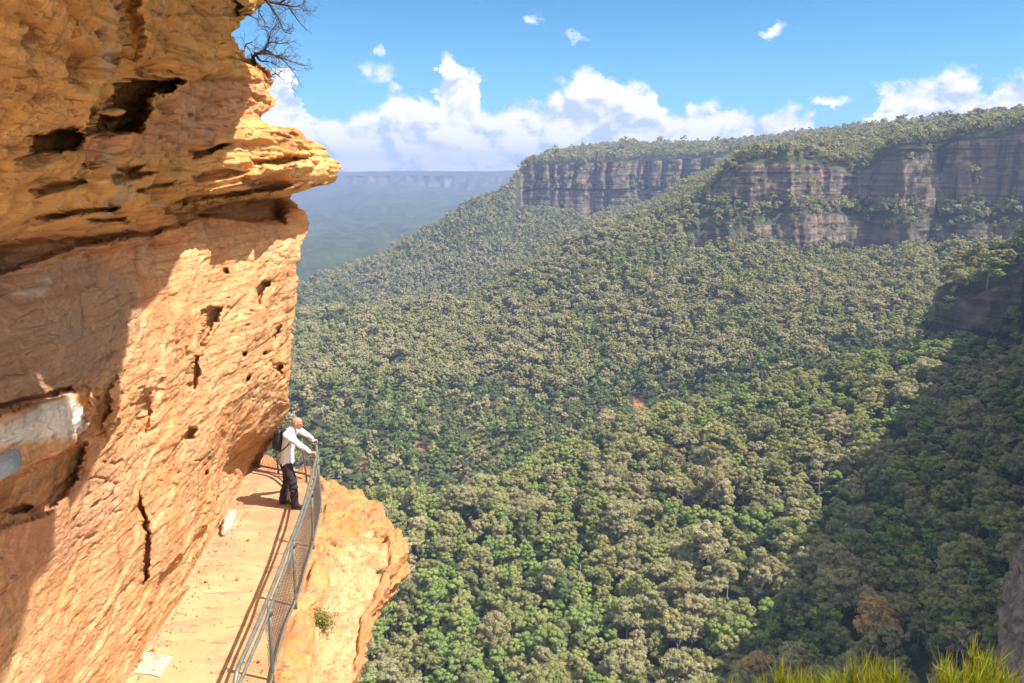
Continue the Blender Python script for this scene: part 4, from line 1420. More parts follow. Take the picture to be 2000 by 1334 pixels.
HAND = [at_z(a, b, 1.06) for a, b in ((467, 1300), (497, 1233), (521, 1175), (551, 1100), (558, 1080), (571, 1050), (592, 992), (605.6, 942), (614, 910), (618, 892), (618.5, 878), (616.5, 868))]
HAND += [np.array(p) for p in ((-3.88, 14.02, 1.06), (-4.13, 14.34, 1.06), (-4.42, 14.56, 1.06), (-4.80, 14.72, 1.06), (-5.35, 15.0, 1.06))]
BOTC, TOPC, HANDC = catmull(BOT, 10), catmull(TOPR, 10), catmull(HAND, 10)

def resample(P, n):
    d = np.concatenate([[0], np.cumsum(np.linalg.norm(np.diff(P, axis=0), axis=1))])
    s = np.linspace(0, d[-1], n)
    return np.stack([np.interp(s, d, P[:, k]) for k in range(3)], -1)

def rail_x(Y):
    b = BOTC[np.argsort(BOTC[:, 1])]
    return np.interp(Y, b[:, 1], b[:, 0])

RIM = [(650, 1900, -.6), (664, 1600, -.55), (678, 1440, -.5), (690, 1334, -.5), (697, 1290, -.5), (704, 1245, -.48), (722, 1198, -.45), (746, 1150, -.4), (770, 1112, -.36), (789, 1078, -.33), (785, 1056, -.3), (764, 1030, -.28), (747, 1002, -.26), (719, 978, -.22), (713, 966, -.2), (690, 952, -.16), (660, 944, -.12), (625, 934, -.08), (600, 921, -.05), (560, 910, -.05), (522, 902, -.05), (500, 899, -.05)]

def ledge():
    rimw = np.array([at_z(a, b, z) for a, b, z in RIM])
    Rm = resample(catmull(rimw, 14), 560)
    t = np.arange(560)
    jag = .09 * perlin(np.stack([t / 16.0, 0 * t, 0 * t + .4], -1)) + .05 * perlin(np.stack([t / 6.0, 0 * t, 0 * t + 3.4], -1))
    T = np.gradient(Rm, axis=0); T[:, 2] = 0; T /= np.linalg.norm(T, axis=1)[:, None]
    O = np.stack([T[:, 1], -T[:, 0], 0 * t], -1)                     # outwards
    k = np.ones(61) / 61
    for c in range(2):
        O[:, c] = np.convolve(np.pad(O[:, c], 30, mode='edge'), k, 'valid')
    O /= np.linalg.norm(O, axis=1)[:, None]
    Rm = Rm + O * jag[:, None]
    Yi = np.interp(Rm[:, 1], [3, 12, 14, 15.5, 17], [3, 12, 13.6, 15.0, 15.6])
    I = np.stack([np.full(560, -6.3), Yi, np.full(560, -.03)], -1)
    ns = 210
    s = np.linspace(0, 1, ns) ** .85
    top = I[:, None] * (1 - s[None, :, None]) + Rm[:, None] * s[None, :, None]
    e = top[..., 0] - rail_x(top[..., 1])
    w = np.maximum(Rm[:, 0] - rail_x(Rm[:, 1]), .3)[:, None]
    far = sstep(14.3, 15.0, top[..., 1])
    fz = np.clip(e / w, 0, 1)
    z = -.03 + (Rm[:, 2][:, None] + .03) * sstep(.0, 1.0, fz)
    z = z * (1 - far) + far * (-.03 + (Rm[:, 2][:, None] + .03) * s[None] ** 3)
    outside = sstep(.02, .12, np.maximum(e, 0)) * (1 - far) + far * sstep(.5, .8, s)[None]
    top[..., 2] = z
    pxx, pyy, _ = project(top)
    pw = pxx + 7 * perlin(top / .35); pv = pyy + 7 * perlin(top / .3 + 3)
    step = 1 - sstep(-4, 3, poly_sd(pw, pv, [(596, 1500), (604, 1300), (613, 1240), (612, 1196), (640, 1150), (640, 1120), (680, 1050), (730, 1040), (765, 1075), (758, 1110), (716, 1180), (700, 1240), (690, 1334), (680, 1500)]))
    sand = step * sstep(-.2, .3, fbm(top / .5, 3) + .35)
    top[..., 2] -= .10 * step
    q = fbm(top / .8, 4)
    ll = (q * 1.9 + fz * 2.2) * 3.0 + .5 * fbm(top / .25, 3)
    lay = (np.floor(ll) + sstep(.86, 1.0, ll - np.floor(ll))) / 3.0
    top[..., 2] += outside * (-.115 * (lay - fz * 2.2) + .045 * fbm(top / .35, 4) + .015 * fbm(top / .07, 3))
    for (hx, hy, hr) in ((664, 1095, 11), (744, 1063, 9), (700, 1052, 8), (726, 1050, 7), (742, 1112, 11), (682, 1185, 9), (650, 1062, 6)):
        top[..., 2] -= .16 * (1 - sstep(.5, 1.15, np.hypot((pw - hx) / hr, (pv - hy) / (hr * .55)))) * outside
    fd = [(-.03, -.04), (-.03, -.12), (.0, -.22), (.05, -.34), (.02, -.42), (.12, -.55), (.28, -.75), (.30, -.9), (.52, -1.2), (.62, -1.45), (.95, -1.9), (1.25, -2.4), (1.6, -3.0), (1.9, -4.0), (2.1, -6), (2.2, -10), (2.2, -18), (2.2, -32)]
    fd = np.array(fd)
    fi = np.interp(np.linspace(0, len(fd) - 1, 110), np.arange(len(fd)), fd[:, 0])
    fz_ = np.interp(np.linspace(0, len(fd) - 1, 110), np.arange(len(fd)), fd[:, 1])
    edge = top[:, -1]
    face = edge[:, None] - O[:, None] * fi[None, :, None]
    face[..., 2] += fz_[None]
    dd = .10 * perlin(face / np.array([1.2, 1.2, .16])) + .10 * fbm(face / .6, 4) + .03 * fbm(face / .12, 3)
    dd *= sstep(0, 8, np.arange(110))[None]
    face = face + O[:, None] * dd[..., None]
    G = np.concatenate([top, face], 1)
    me = raw_mesh('rock_ledge', G.reshape(-1, 3), grid_faces(*G.shape[:2]))
    attr(me, 'sand', np.concatenate([sand, np.zeros(face.shape[:2])], 1))
    o = link('rock_ledge', me, mat_sandstone('ledge_sandstone', 'ledge'))
    tag(o, 'orange rock ledge outside the railing with a broken undercut rim', 'ledge', kind='structure')
    return G
LEDGE = ledge()

def mat_path():
    m, t, out = material('worn_sandstone_path')
    c = coords(t)
    n = t.noise(c, 1.1, 6, .6)
    col = t.ramp(n, [(.3, (0.397, 0.253, 0.131)), (.5, (0.443, 0.297, 0.158)), (.7, (0.460, 0.330, 0.189))])
    pn = t.noise(t.mapping(c, (.9, 2.2, 1), (0, 0, -.3)), 1.3, 6, .6, .35)
    farp = t.node('ShaderNodeSeparateXYZ'); t.l.new(c, farp.inputs[0])
    bias = t.mapr(farp.outputs[1], 10.5, 13.2, 0, .12)
    col = t.mix(t.mapr(t.math('ADD', pn, bias), .50, .64, 0, .75, True), col, (0.356, 0.204, 0.126))
    st = t.noise(t.mapping(c, (2.0, 5.5, 1), (0, 0, -.25)), 1.5, 5, .6, .4)
    col = t.mix(t.mapr(st, .60, .64, 0, .7, True), col, (0.247, 0.138, 0.084))
    gr = t.noise(c, 90, 3, .7)
    col = t.mix(t.mapr(gr, .60, .70, 0, .5, True), col, (.20, .13, .08))
    big = t.noise(c, .55, 5, .6, .3)
    col = t.mix(t.mapr(big, .50, .64, 0, .35, True), col, (.30, .165, .095))
    sp = t.noise(c, 28, 4, .6)
    col = t.mix(t.mapr(sp, .60, .72, 0, .35, True), col, (0.241, 0.149, 0.084))
    col = t.mix(1.0, col, (1.01, .96, .94), 'MULTIPLY')
    h = t.math('ADD', t.noise(c, 5, 6, .65), t.math('MULTIPLY', t.noise(c, 45, 5, .7), .2))
    principled(t, out, col, .92, bump(t, h, .5, .03), .12)
    return m

def path():
    Yg = np.linspace(3.2, 15.2, 420)
    xr = rail_x(np.minimum(Yg, 13.6)) + .05 * perlin(np.stack([Yg * 2.3, 0 * Yg, 0 * Yg], -1)) + .03 * perlin(np.stack([Yg * 8, 0 * Yg, 0 * Yg + 4], -1))
    xr = np.where(Yg > 13.6, xr - (Yg - 13.6) * .55, xr) - .03
    s = np.linspace(0, 1, 110)
    X = -6.2 * (1 - s)[None] + xr[:, None] * s[None]
    G = np.stack([X, np.repeat(Yg[:, None], 110, 1), 0 * X], -1)
    G[..., 2] = .008 + .010 * fbm(G / .9, 4)
    G[:, -1, 2] = -.06; G[-1, :, 2] = -.06; G[:, -2, 2] -= .004
    me = raw_mesh('path', G.reshape(-1, 3), grid_faces(420, 110))
    o = link('path', me, mat_path())
    tag(o, 'pale worn sandstone walkway between cliff and railing', 'path', kind='structure')
    m, t, out = material('white_cement')
    n = t.noise(coords(t), 6, 6, .6)
    principled(t, out, t.ramp(n, [(.3, (.30, .25, .18)), (.6, (.42, .38, .30))]), .9, bump(t, n, .4, .02), .1)
    pts = [(262, 1314), (272, 1296), (284, 1275), (310, 1279), (338, 1283), (326, 1299), (318, 1312), (312, 1322), (294, 1317)]
    W = [at_z(a, b, .021) for a, b in catmull(np.array([(a, b, 0) for a, b in pts + pts[:1]], float), 4)[:-1, :2]]
    mb = MB()
    nW = len(W)
    cen = np.mean(W, 0)
    mb.add(np.array(W + [w_ - np.array([0, 0, .03]) for w_ in W] + [cen]), [(i, (i + 1) % nW, 2 * nW) for i in range(nW)], [(i, i + nW, (i + 1) % nW + nW, (i + 1) % nW) for i in range(nW)])
    mb.build('cement_patch', m, o, False)
    # lump of white mortar at the foot of the wall
    bm = bmesh.new()
    bmesh.ops.create_icosphere(bm, subdivisions=4, radius=1)
    c0 = at_z(446, 1022, .06)
    for v in bm.verts:
        v.co = Vector((v.co.x * .10, v.co.y * .40, v.co.z * .16))
        v.co.rotate(Euler((0, 0, .12)))
        v.co += Vector(c0) + Vector((.02, 0, 0))
        v.co += Vector(v.normal) * float(.05 * fbm(np.array(v.co[:]) / .12, 3))
    me = bpy.data.meshes.new('mortar'); bm.to_mesh(me); bm.free(); me.shade_smooth()
    link('mortar', me, m, o)
path()

def mat_metal():
    m, t, out = material('galvanised_steel')
    n = t.noise(coords(t), 9, 5, .6)
    col = t.ramp(n, [(.3, (.10, .107, .092)), (.55, (.165, .175, .15)), (.75, (.21, .20, .17))])
    principled(t, out, col, .5, bump(t, n, .15, .01), .5, .35)
    return m
M_STEEL = mat_metal()

def mat_wire():
    m, t, out = material('dull_wire')
    n = t.noise(coords(t), 20, 3)
    principled(t, out, t.ramp(n, [(.3, (.06, .05, .04)), (.7, (.12, .10, .085))]), .6, None, .4, .3)
    return m

def railing():
    r = empty('railing', tuple(BOTC[len(BOTC) // 3]))
    base = np.array(r.location)
    tag(r, 'grey tubular steel railing with wire mesh and inner handrail along the walkway', 'railing')
    L = lambda P: np.asarray(P) - base
    hand = list(HANDC)
    # the near end turns down and back to its bracket
    h0 = hand[0]; d0 = hand[0] - hand[6]; d0 /= np.linalg.norm(d0)
    loop = [h0 + d0 * .10 + np.array([0, 0, -.02]), h0 + d0 * .19 + np.array([.0, 0, -.10]), h0 + d0 * .20 + np.array([.01, 0, -.22]), h0 + d0 * .12 + np.array([.03, 0, -.31]), h0 + d0 * .0 + np.array([.06, 0, -.33])]
    hand = np.concatenate([catmull(loop[::-1], 5), np.array(hand)])
    MB().tube(L(hand), .025, 12).build('handrail', M_STEEL, r)
    MB().tube(L(TOPC), .020, 10).build('top_rail', M_STEEL, r)
    MB().tube(L(BOTC), .020, 10).build('bottom_rail', M_STEEL, r)
    def near(Cc, p, xy=True):
        return Cc[np.argmin(np.linalg.norm(Cc[:, :2] - p[:2], axis=1))]
    feet = [at_z(a, b, .10) for a, b in ((531, 1316), (579, 1172), (611, 1058), (626, 988))] + [np.array((-4.12, 14.57, .1)), np.array((-4.78, 14.86, .1))]
    for f in feet:
        b = near(BOTC, f); tp = near(TOPC, f); hp = near(HANDC, f)
        down = np.array([b[0], b[1], -.14])
        p = MB().tube(L([down, b, b * .5 + tp * .5, tp]), .021, 10).build('post', M_STEEL, r)
        br = MB().tube(L([tp, tp * .5 + hp * .5 + np.array([0, 0, -.05]), hp]), .011, 6)
        br.tube(L([tp + np.array([0, 0, -.07]), tp + np.array([0, 0, .015])]), .032, 8)
        br.build('bracket', M_STEEL, p)
    # chain-link wire between top and bottom rail: two families of wires, each bay one panel
    n = 2400
    tb = resample(BOTC[8:-4], n); tt = resample(TOPC, 4000)
    idx = [np.argmin(np.linalg.norm(tt[:, :2] - q[:2], axis=1)) for q in tb[::20]]
    tpl = np.stack([np.interp(np.arange(n), np.arange(n)[::20], tt[idx][:, k]) for k in range(3)], -1)
    tb = tb + np.array([0, 0, .0])
    ln = np.linalg.norm(np.diff(tb, axis=0), axis=1).sum()
    wire = mat_wire()
    H_ = .86
    cell = .072
    fi = [np.argmin(np.linalg.norm(tb[:, :2] - f[:2], axis=1)) for f in feet]
    cuts = sorted(set([0, n - 1] + fi))
    def P(u, v):
        i = np.clip(u / ln * (n - 1), 0, n - 1)
        b = np.array([np.interp(i, np.arange(n), tb[:, k]) for k in range(3)])
        q = np.array([np.interp(i, np.arange(n), tpl[:, k]) for k in range(3)])
        return b * (1 - v) + q * v
    for a, c in zip(cuts[:-1], cuts[1:]):
        u0, u1 = a / (n - 1) * ln, c / (n - 1) * ln
        if u1 - u0 < .15: continue
        mb = MB()
        for sgn in (1, -1):
            k0 = int((u0 - H_) / cell) - 1
            for k in range(k0, int((u1 + H_) / cell) + 2):
                s0 = k * cell                                    # wire foot along the rail
                pts = []
                for v in np.linspace(.01, .99, 7):
                    u = s0 + sgn * v * H_ * .62
                    if u0 <= u <= u1:
                        pts.append(P(u, v))
                if len(pts) >= 2:
                    mb.tube(L(pts), .0028, 4, False)
        mb.build('wire_mesh', wire, r, False)
railing()

def gravel():
    """loose grit and small stones along the foot of the wall and scattered on the walk"""
    g = np.random.default_rng(31)
    bm = bmesh.new()
    for k in range(420):
        Y = g.uniform(7.5, 14.0)
        xw = np.interp(Y, [8, 9.4, 12.4, 14], [-4.70, -4.74, -5.02, -5.2])
        w = -xw - 3.1
        x = xw + min(abs(g.normal(0, .16)) + (g.random() < .25) * g.uniform(0, w), w)
        sz = g.uniform(.006, .016) * (2.4 if g.random() < .06 else 1)
        m = Matrix.Translation((x, Y, .016 + sz * .4)) @ Euler(tuple(g.uniform(0, 3, 3))).to_matrix().to_4x4() @ Matrix.Diagonal((sz, sz * g.uniform(.6, 1), sz * g.uniform(.5, .9), 1))
        r = bmesh.ops.create_icosphere(bm, subdivisions=1, radius=1, matrix=m)
    me = bpy.data.meshes.new('gravel'); bm.to_mesh(me); bm.free()
    o = link('gravel', me, bpy.data.materials['ledge_sandstone'])
    attr(me, 'sand', np.zeros(len(me.vertices)))
    tag(o, 'loose orange grit scattered along the foot of the cliff wall', 'gravel', kind='stuff')
gravel()
# ------------------------------------------------------------------ the walker and his backpack
def ell(c, r, rot=None, n=2):
    bm = bmesh.new()
    bmesh.ops.create_icosphere(bm, subdivisions=n, radius=1)
    M = Matrix.Diagonal((*r, 1)) if not np.isscalar(r) else Matrix.Diagonal((r, r, r, 1))
    if rot is not None:
        M = Euler(rot).to_matrix().to_4x4() @ M
    pts = [M @ v.co + Vector(c) for v in bm.verts]
    bm.free()
    return pts

def hull_into(bm, *pts):
    vs = [bm.verts.new(p) for q in pts for p in q]
    g = bmesh.ops.convex_hull(bm, input=vs, use_existing_faces=False)
    bmesh.ops.delete(bm, geom=[v for v in vs if v.is_valid and not v.link_faces], context='VERTS')

def remeshed(name, fill, voxel, smooth, mat, parent, wrinkle=None):
    bm = bmesh.new()
    fill(bm)
    me = bpy.data.meshes.new(name); bm.to_mesh(me); bm.free()
    tmp = bpy.data.objects.new('tmp', me); C.objects.link(tmp)
    rm = tmp.modifiers.new('r', 'REMESH'); rm.mode = 'VOXEL'; rm.voxel_size = voxel; rm.use_smooth_shade = True
    sm = tmp.modifiers.new('s', 'SMOOTH'); sm.iterations = smooth; sm.factor = .5
    dg = bpy.context.evaluated_depsgraph_get()
    out = bpy.data.meshes.new_from_object(tmp.evaluated_get(dg))
    bpy.data.objects.remove(tmp)
    if wrinkle is not None:
        n = len(out.vertices)
        co = np.empty(n * 3, np.float32); out.vertices.foreach_get('co', co); co = co.reshape(-1, 3)
        no = np.array([v.normal[:] for v in out.vertices])
        co = co + no * wrinkle(co)[:, None]
        out.vertices.foreach_set('co', co.astype(np.float32).ravel())
    out.shade_smooth()
    out.name = name
    return link(name, out, mat, parent)

def simple_mat(name, c1, c2, rough=.85, scale=18, spec=.2, strength=.2):
    m, t, out = material(name)
    n = t.noise(coords(t), scale, 5, .6)
    principled(t, out, t.ramp(n, [(.3, c1), (.7, c2)]), rough, bump(t, n, strength, .01), spec)
    return m

def person():
    root = empty('person', (-4.12, 13.3, .012))
    tag(root, 'bald man in white long-sleeved top and dark trousers leaning on the railing', 'person')
    skin = simple_mat('skin', (.36, .165, .10), (.43, .22, .15), .55, 14, .35, .1)
    white = simple_mat('white_cotton', (.56, .565, .60), (.63, .635, .67), .9, 30)
    dark = simple_mat('dark_trouser_cloth', (.022, .018, .028), (.040, .032, .046), .85, 30)
    shoe = simple_mat('black_shoe_leather', (.012, .012, .014), (.030, .028, .03), .5, 20, .4)
    eye = simple_mat('eye_dark', (.02, .015, .012), (.03, .02, .018), .3, 10, .5)
    # joints: x forward (to the rail), y to his left, z up
    hipR, hipL = (.02, -.095, .90), (.0, .095, .90)
    kneR, kneL = (.13, -.115, .50), (-.035, .10, .48)
    ankR, ankL = (.155, -.12, .09), (-.13, .10, .09)
    pel, waist, chest, neckb = (.01, 0, .93), (.035, 0, 1.10), (.09, 0, 1.33), (.135, 0, 1.50)
    shR, shL = (.11, -.185, 1.445), (.14, .185, 1.445)
    elR, elL = (.325, -.215, 1.265), (.33, .30, 1.275)
    wrR, wrL = (.505, -.20, 1.125), (.40, .415, 1.125)
    head = (.245, .0, 1.60)
    def body(bm):
        H = lambda a, ra, b, rb: hull_into(bm, ell(a, ra), ell(b, rb))
        for hp, kn, an in ((hipR, kneR, ankR), (hipL, kneL, ankL)):
            H(hp, .078, kn, .054); H(kn, .056, (kn[0] * .6 + an[0] * .4 - .01, an[1], kn[2] * .6 + an[2] * .4), .056); H((kn[0] * .6 + an[0] * .4 - .01, an[1], kn[2] * .6 + an[2] * .4), .054, an, .036)
            H((an[0] - .03, an[1], .05), .035, (an[0] + .16, an[1], .035), (.05, .04, .028))
        H(pel, (.085, .13, .09), waist, (.08, .125, .08))
        H(waist, (.08, .125, .08), chest, (.095, .145, .10))
        H((.09, 0, 1.31), (.10, .15, .09), (.13, 0, 1.44), (.055, .08, .04)); H((.115, 0, 1.42), .055, neckb, .052)
        H(neckb, .058, (.205, 0, 1.555), .055)
        for sh, el_, wr in ((shR, elR, wrR), (shL, elL, wrL)):
            H((chest[0] + .02, sh[1] * .5, 1.42), .075, sh, .062)
            H(sh, .058, el_, .043); H(el_, .042, wr, .028)
        # head: skull, face, jaw, nose, ears, brow - bent down towards the valley
        hr = Matrix.Translation((.225, 0, 1.60)) @ Matrix.Rotation(R(16), 4, 'Y') @ Matrix.Translation((-.225, 0, -1.60))
        def HD(*q):
            hull_into(bm, *[[hr @ p for p in s] for s in q])
        HD(ell((.235, 0, 1.628), (.100, .077, .094)), ell((.262, 0, 1.590), (.075, .065, .07)))
        HD(ell((.275, 0, 1.575), (.058, .058, .05)), ell((.294, 0, 1.524), (.040, .038, .026)))
        HD(ell((.330, 0, 1.612), (.010, .009, .010)), ell((.342, 0, 1.584), (.014, .016, .010)))
        for s in (-1, 1):
            HD(ell((.232, s * .079, 1.600), (.020, .010, .032)), ell((.238, s * .074, 1.580), (.012, .010, .016)))
            HD(ell((.316, s * .030, 1.632), (.016, .026, .009)))
        HD(ell((.322, .018, 1.548), (.010, .012, .007)), ell((.322, -.018, 1.548), (.010, .012, .007)))
        # hands closed over the tube
        for wr, hx, hy, s, dr in ((wrR, .555, -.185, -1, np.array([.0, 1.0, 0])), (wrL, .425, .462, 1, np.array([-.28, .96, 0]))):
            dr = dr / np.linalg.norm(dr)
            out = np.array([dr[1], -dr[0], 0])
            c = np.array([hx, hy, 1.085])
            H(wr, (.030, .028, .024), tuple(c - out * .035 + np.array([0, 0, .022])), (.034, .040, .017))
            for k in range(4):
                o_ = dr * (k - 1.5) * .021
                ln = (.92, 1.0, .96, .82)[k]
                p0 = c + o_ - out * .012 + np.array([0, 0, .034])
                p1 = c + o_ + out * (.036 * ln) + np.array([0, 0, .030])
                p2 = c + o_ + out * (.046 * ln) + np.array([0, 0, -.010])
                p3 = c + o_ + out * (.022 * ln) + np.array([0, 0, -.036])
                H(tuple(p0), .0105, tuple(p1), .0098); H(tuple(p1), .0098, tuple(p2), .0092); H(tuple(p2), .0092, tuple(p3), .0080)
            tb0 = c - out * .042 - dr * s * .034 + np.array([0, 0, .010]); tb1 = c - out * .040 - dr * s * .040 + np.array([0, 0, -.022]); tb2 = c - out * .018 - dr * s * .036 + np.array([0, 0, -.040])
            H(tuple(tb0), .0135, tuple(tb1), .0115); H(tuple(tb1), .0115, tuple(tb2), .0095)
    remeshed('body', body, .0048, 3, skin, root)
    for s in (-1, 1):
        b = bmesh.new(); bmesh.ops.create_icosphere(b, subdivisions=2, radius=.0095)
        me = bpy.data.meshes.new('eye'); b.to_mesh(me); b.free(); me.shade_smooth()
        link('eye', me, eye, root, tuple(Matrix.Translation((.225, 0, 1.60)) @ Matrix.Rotation(R(16), 4, 'Y') @ Matrix.Translation((-.225, 0, -1.60)) @ Vector((.325, s * .031, 1.612))))
    def shirt(bm):
        H = lambda a, ra, b, rb: hull_into(bm, ell(a, ra, n=3), ell(b, rb, n=3))
        H((.015, 0, .845), (.124, .176, .02), (.03, 0, 1.05), (.114, .160, .06))
        H((.03, 0, 1.05), (.114, .160, .06), (.088, 0, 1.34), (.118, .168, .08))
        H((.088, 0, 1.34), (.118, .168, .08), (.118, 0, 1.46), (.080, .130, .06))
        H((.118, 0, 1.47), (.080, .115, .055), (.158, 0, 1.528), (.070, .074, .026))
        for sh, el_, wr in ((shR, elR, wrR), (shL, elL, wrL)):
            H((.105, sh[1] * .55, 1.40), .10, sh, .078)
            H(sh, .072, el_, .053); H(el_, .053, (wr[0] * .93 + el_[0] * .07, wr[1] * .93 + el_[1] * .07, wr[2] * .93 + el_[2] * .07), .037)
    def wr_shirt(co):
        return .010 * fbm(co / np.array([.10, .10, .16]), 3) + .005 * np.sin(co[:, 2] * 55 + co[:, 0] * 40 + 3 * perlin(co / .1)) * sstep(.12, .24, np.abs(co[:, 1]))
    remeshed('shirt', shirt, .0085, 3, white, root, wr_shirt)
    def trousers(bm):
        H = lambda a, ra, b, rb: hull_into(bm, ell(a, ra, n=3), ell(b, rb, n=3))
        H((.02, 0, .95), (.098, .145, .05), (.012, 0, .84), (.120, .168, .07))
        for hp, kn, an in ((hipR, kneR, ankR), (hipL, kneL, ankL)):
            H((hp[0], hp[1] * .9, .84), (.112, .096, .09), kn, (.082, .078, .07))
            H(kn, (.078, .074, .07), (an[0] - .01, an[1], .12), (.070, .064, .03))
            H((an[0] - .01, an[1], .12), (.070, .064, .03), (an[0] - .005, an[1], .055), (.076, .064, .012))
    def wr_tr(co):
        return .012 * fbm(co / np.array([.09, .09, .10]), 3) + .006 * np.sin(co[:, 2] * 75 + 4 * perlin(co / .12)) * (1 - sstep(.05, .3, np.abs(co[:, 2] - .42)))
    remeshed('trousers', trousers, .0085, 3, dark, root, wr_tr)
    for an, yaw in ((ankR, -.25), (ankL, .1)):
        def sh(bm, an=an):
            hull_into(bm, ell((an[0] - .045, an[1], .045), (.040, .040, .042)), ell((an[0] + .06, an[1], .052), (.05, .042, .038)))
            hull_into(bm, ell((an[0] + .06, an[1], .045), (.05, .044, .036)), ell((an[0] + .165, an[1] + yaw * .05, .032), (.050, .046, .026)))
            hull_into(bm, ell((an[0] - .055, an[1], .012), (.036, .040, .012)), ell((an[0] + .17, an[1] + yaw * .05, .012), (.052, .049, .012)))
            hull_into(bm, ell((an[0], an[1], .10), (.05, .043, .02)), ell((an[0], an[1], .06), (.055, .043, .03)))
        remeshed('shoe', sh, .006, 2, shoe, root)
    # backpack: hangs from him, a thing of its own
    bp = empty('backpack', (-4.12 - .12, 13.3, 1.10))
    bp.scale = (.9, .92, .88)
    tag(bp, "small black daypack hanging on the walker's back", 'backpack')
    black = simple_mat('black_nylon', (.013, .013, .017), (.034, .034, .042), .6, 40, .35, .3)
    grey = simple_mat('grey_zip', (.10, .10, .11), (.16, .16, .17), .5, 40)
    def pk(bm):
        hull_into(bm, ell((.015, 0, .06), (.085, .135, .07), n=3), ell((.045, 0, .40), (.072, .120, .08), n=3))
        hull_into(bm, ell((-.03, 0, .10), (.07, .12, .08), n=3), ell((.0, 0, .38), (.06, .11, .07), n=3))
    remeshed('pack_bag', pk, .008, 2, black, bp, lambda co: .006 * fbm(co / .09, 3))
    def pkt(bm):
        hull_into(bm, ell((-.075, 0, .10), (.05, .095, .07), n=3), ell((-.062, 0, .22), (.045, .092, .05), n=3))
    remeshed('front_pocket', pkt, .007, 2, black, bp)
    MB().tube([(-.115, -.08, .20), (-.118, 0, .235), (-.115, .08, .20)], .005, 6).build('zip', grey, bp)
    MB().tube([(.085, -.03, .475), (.06, -.02, .52), (.06, .02, .52), (.085, .03, .475)], .010, 6).build('grab_handle', black, bp)
    for s in (-1, 1):
        ox, oz = .14, -1.06
        P = [(.075, s * .075, .42), (.155, s * .100, .468), (.245, s * .112, .415), (.282, s * .128, .31), (.255, s * .165, .20), (.16, s * .186, .10), (.07, s * .135, .03)]
        V = catmull(P, 8)
        m2 = MB()
        w = .022
        T = np.gradient(V, axis=0); T /= np.linalg.norm(T, axis=1)[:, None]
        N_ = V - np.array([.16, 0, .25]); N_ -= T * (N_ * T).sum(1)[:, None]; N_ /= np.linalg.norm(N_, axis=1)[:, None]
        B_ = np.cross(T, N_)
        ww = np.interp(np.arange(len(V)), [0, 24, 32, 48], [.026, .026, .011, .009])[:, None]
        rows = np.stack([V - B_ * ww - N_ * .002, V - B_ * ww + N_ * .008, V + B_ * ww + N_ * .008, V + B_ * ww - N_ * .002], 1)
        nV = len(V)
        i = np.arange(nV * 4).reshape(nV, 4); j = np.roll(i, -1, 1)
        m2.add(rows.reshape(-1, 3), np.stack([i[:-1], j[:-1], j[1:], i[1:]], -1).reshape(-1, 4))
        m2.build('strap', black, bp)
person()

# ------------------------------------------------------------------ bare shrubs on the cliff top, plants
def bare_shrub(paths, Y, label, seed, thick):
    """dead branches: main limbs follow the photo's limbs, twigs fork off them"""
    g = np.random.default_rng(seed)
    base = at_y(paths[0][0][0], paths[0][0][1], Y)
    root = empty('dead_shrub', tuple(base))
    tag(root, label, 'shrub')
    bark = simple_mat('dead_wood_' + 'ab'[seed % 2], (.045, .032, .028), (.11, .085, .075), .9, 25, .1, .3)
    def twig(mb, p, d, ln, r, lvl):
        n = 6
        P = [p]
        for k in range(n):
            d = d + g.normal(size=3) * .22 + np.array([.02, 0, .03])
            d = d / np.linalg.norm(d)
            P.append(P[-1] + d * ln / n)
        mb.tube(np.array(P), np.linspace(r, r * .35, n + 1), 5, False)
        if lvl > 0:
            for k in range(2, n + 1):
                if g.random() < .62:
                    a = g.normal(size=3) * .7
                    dd = d * .8 + a; dd /= np.linalg.norm(dd)
                    twig(mb, P[k], dd, ln * g.uniform(.45, .75), r * .55, lvl - 1)
    for q, pl in enumerate(paths):
        w = np.array([at_y(a, b, Y + .25 * math.sin(q * 1.7 + i * .6) * (i > 0)) for i, (a, b) in enumerate(pl)]) - base
        V = catmull(w, 5)
        mb = MB()
        r0 = thick[q] if q < len(thick) else thick[-1]
        mb.tube(V, np.linspace(r0, .006, len(V)), 6, False)
        for k in range(3, len(V)):
            if g.random() < .42:
                d = V[min(k + 1, len(V) - 1)] - V[k - 1]; d /= np.linalg.norm(d)
                dd = d * .75 + g.normal(size=3) * .55; dd /= np.linalg.norm(dd)
                twig(mb, V[k], dd, g.uniform(.12, .38), .0055, 2)
        mb.build('branch', bark, root)
bare_shrub([[(496, 124), (494, 112), (490, 103)], [(494, 110), (505, 104), (516, 98), (523, 85), (527, 72), (529, 62)], [(498, 105), (515, 104), (530, 106), (548, 112), (566, 119), (592, 128)],
            [(500, 108), (508, 118), (520, 120), (532, 122), (546, 132)], [(516, 98), (526, 101), (536, 108), (556, 120), (577, 145)], [(523, 85), (532, 82), (545, 85), (562, 83)], [(478, 92), (482, 86), (494, 82)], [(532, 146), (540, 144), (548, 152)]],
           13.6, 'bare dead shrub with a stump and dark twigs rooted on a shaded boulder', 4, [.055, .026, .026, .02, .02, .014, .014, .010])
bare_shrub([[(512, -6), (525, 2), (545, 7), (560, 10), (566, 16), (578, 34), (590, 50)], [(519, 0), (530, 14), (542, 32), (550, 50), (556, 62), (570, 66)], [(545, 7), (556, 0), (570, -8), (590, -14)], [(560, 10), (575, 13), (590, 8), (596, 3)], [(480, 25), (490, 31), (502, 37)], [(504, 21), (512, 34), (520, 46)]],
           13.2, 'bare grey branches arching over the sky from the top of the cliff', 5, [.030, .022, .016, .014, .016, .010])

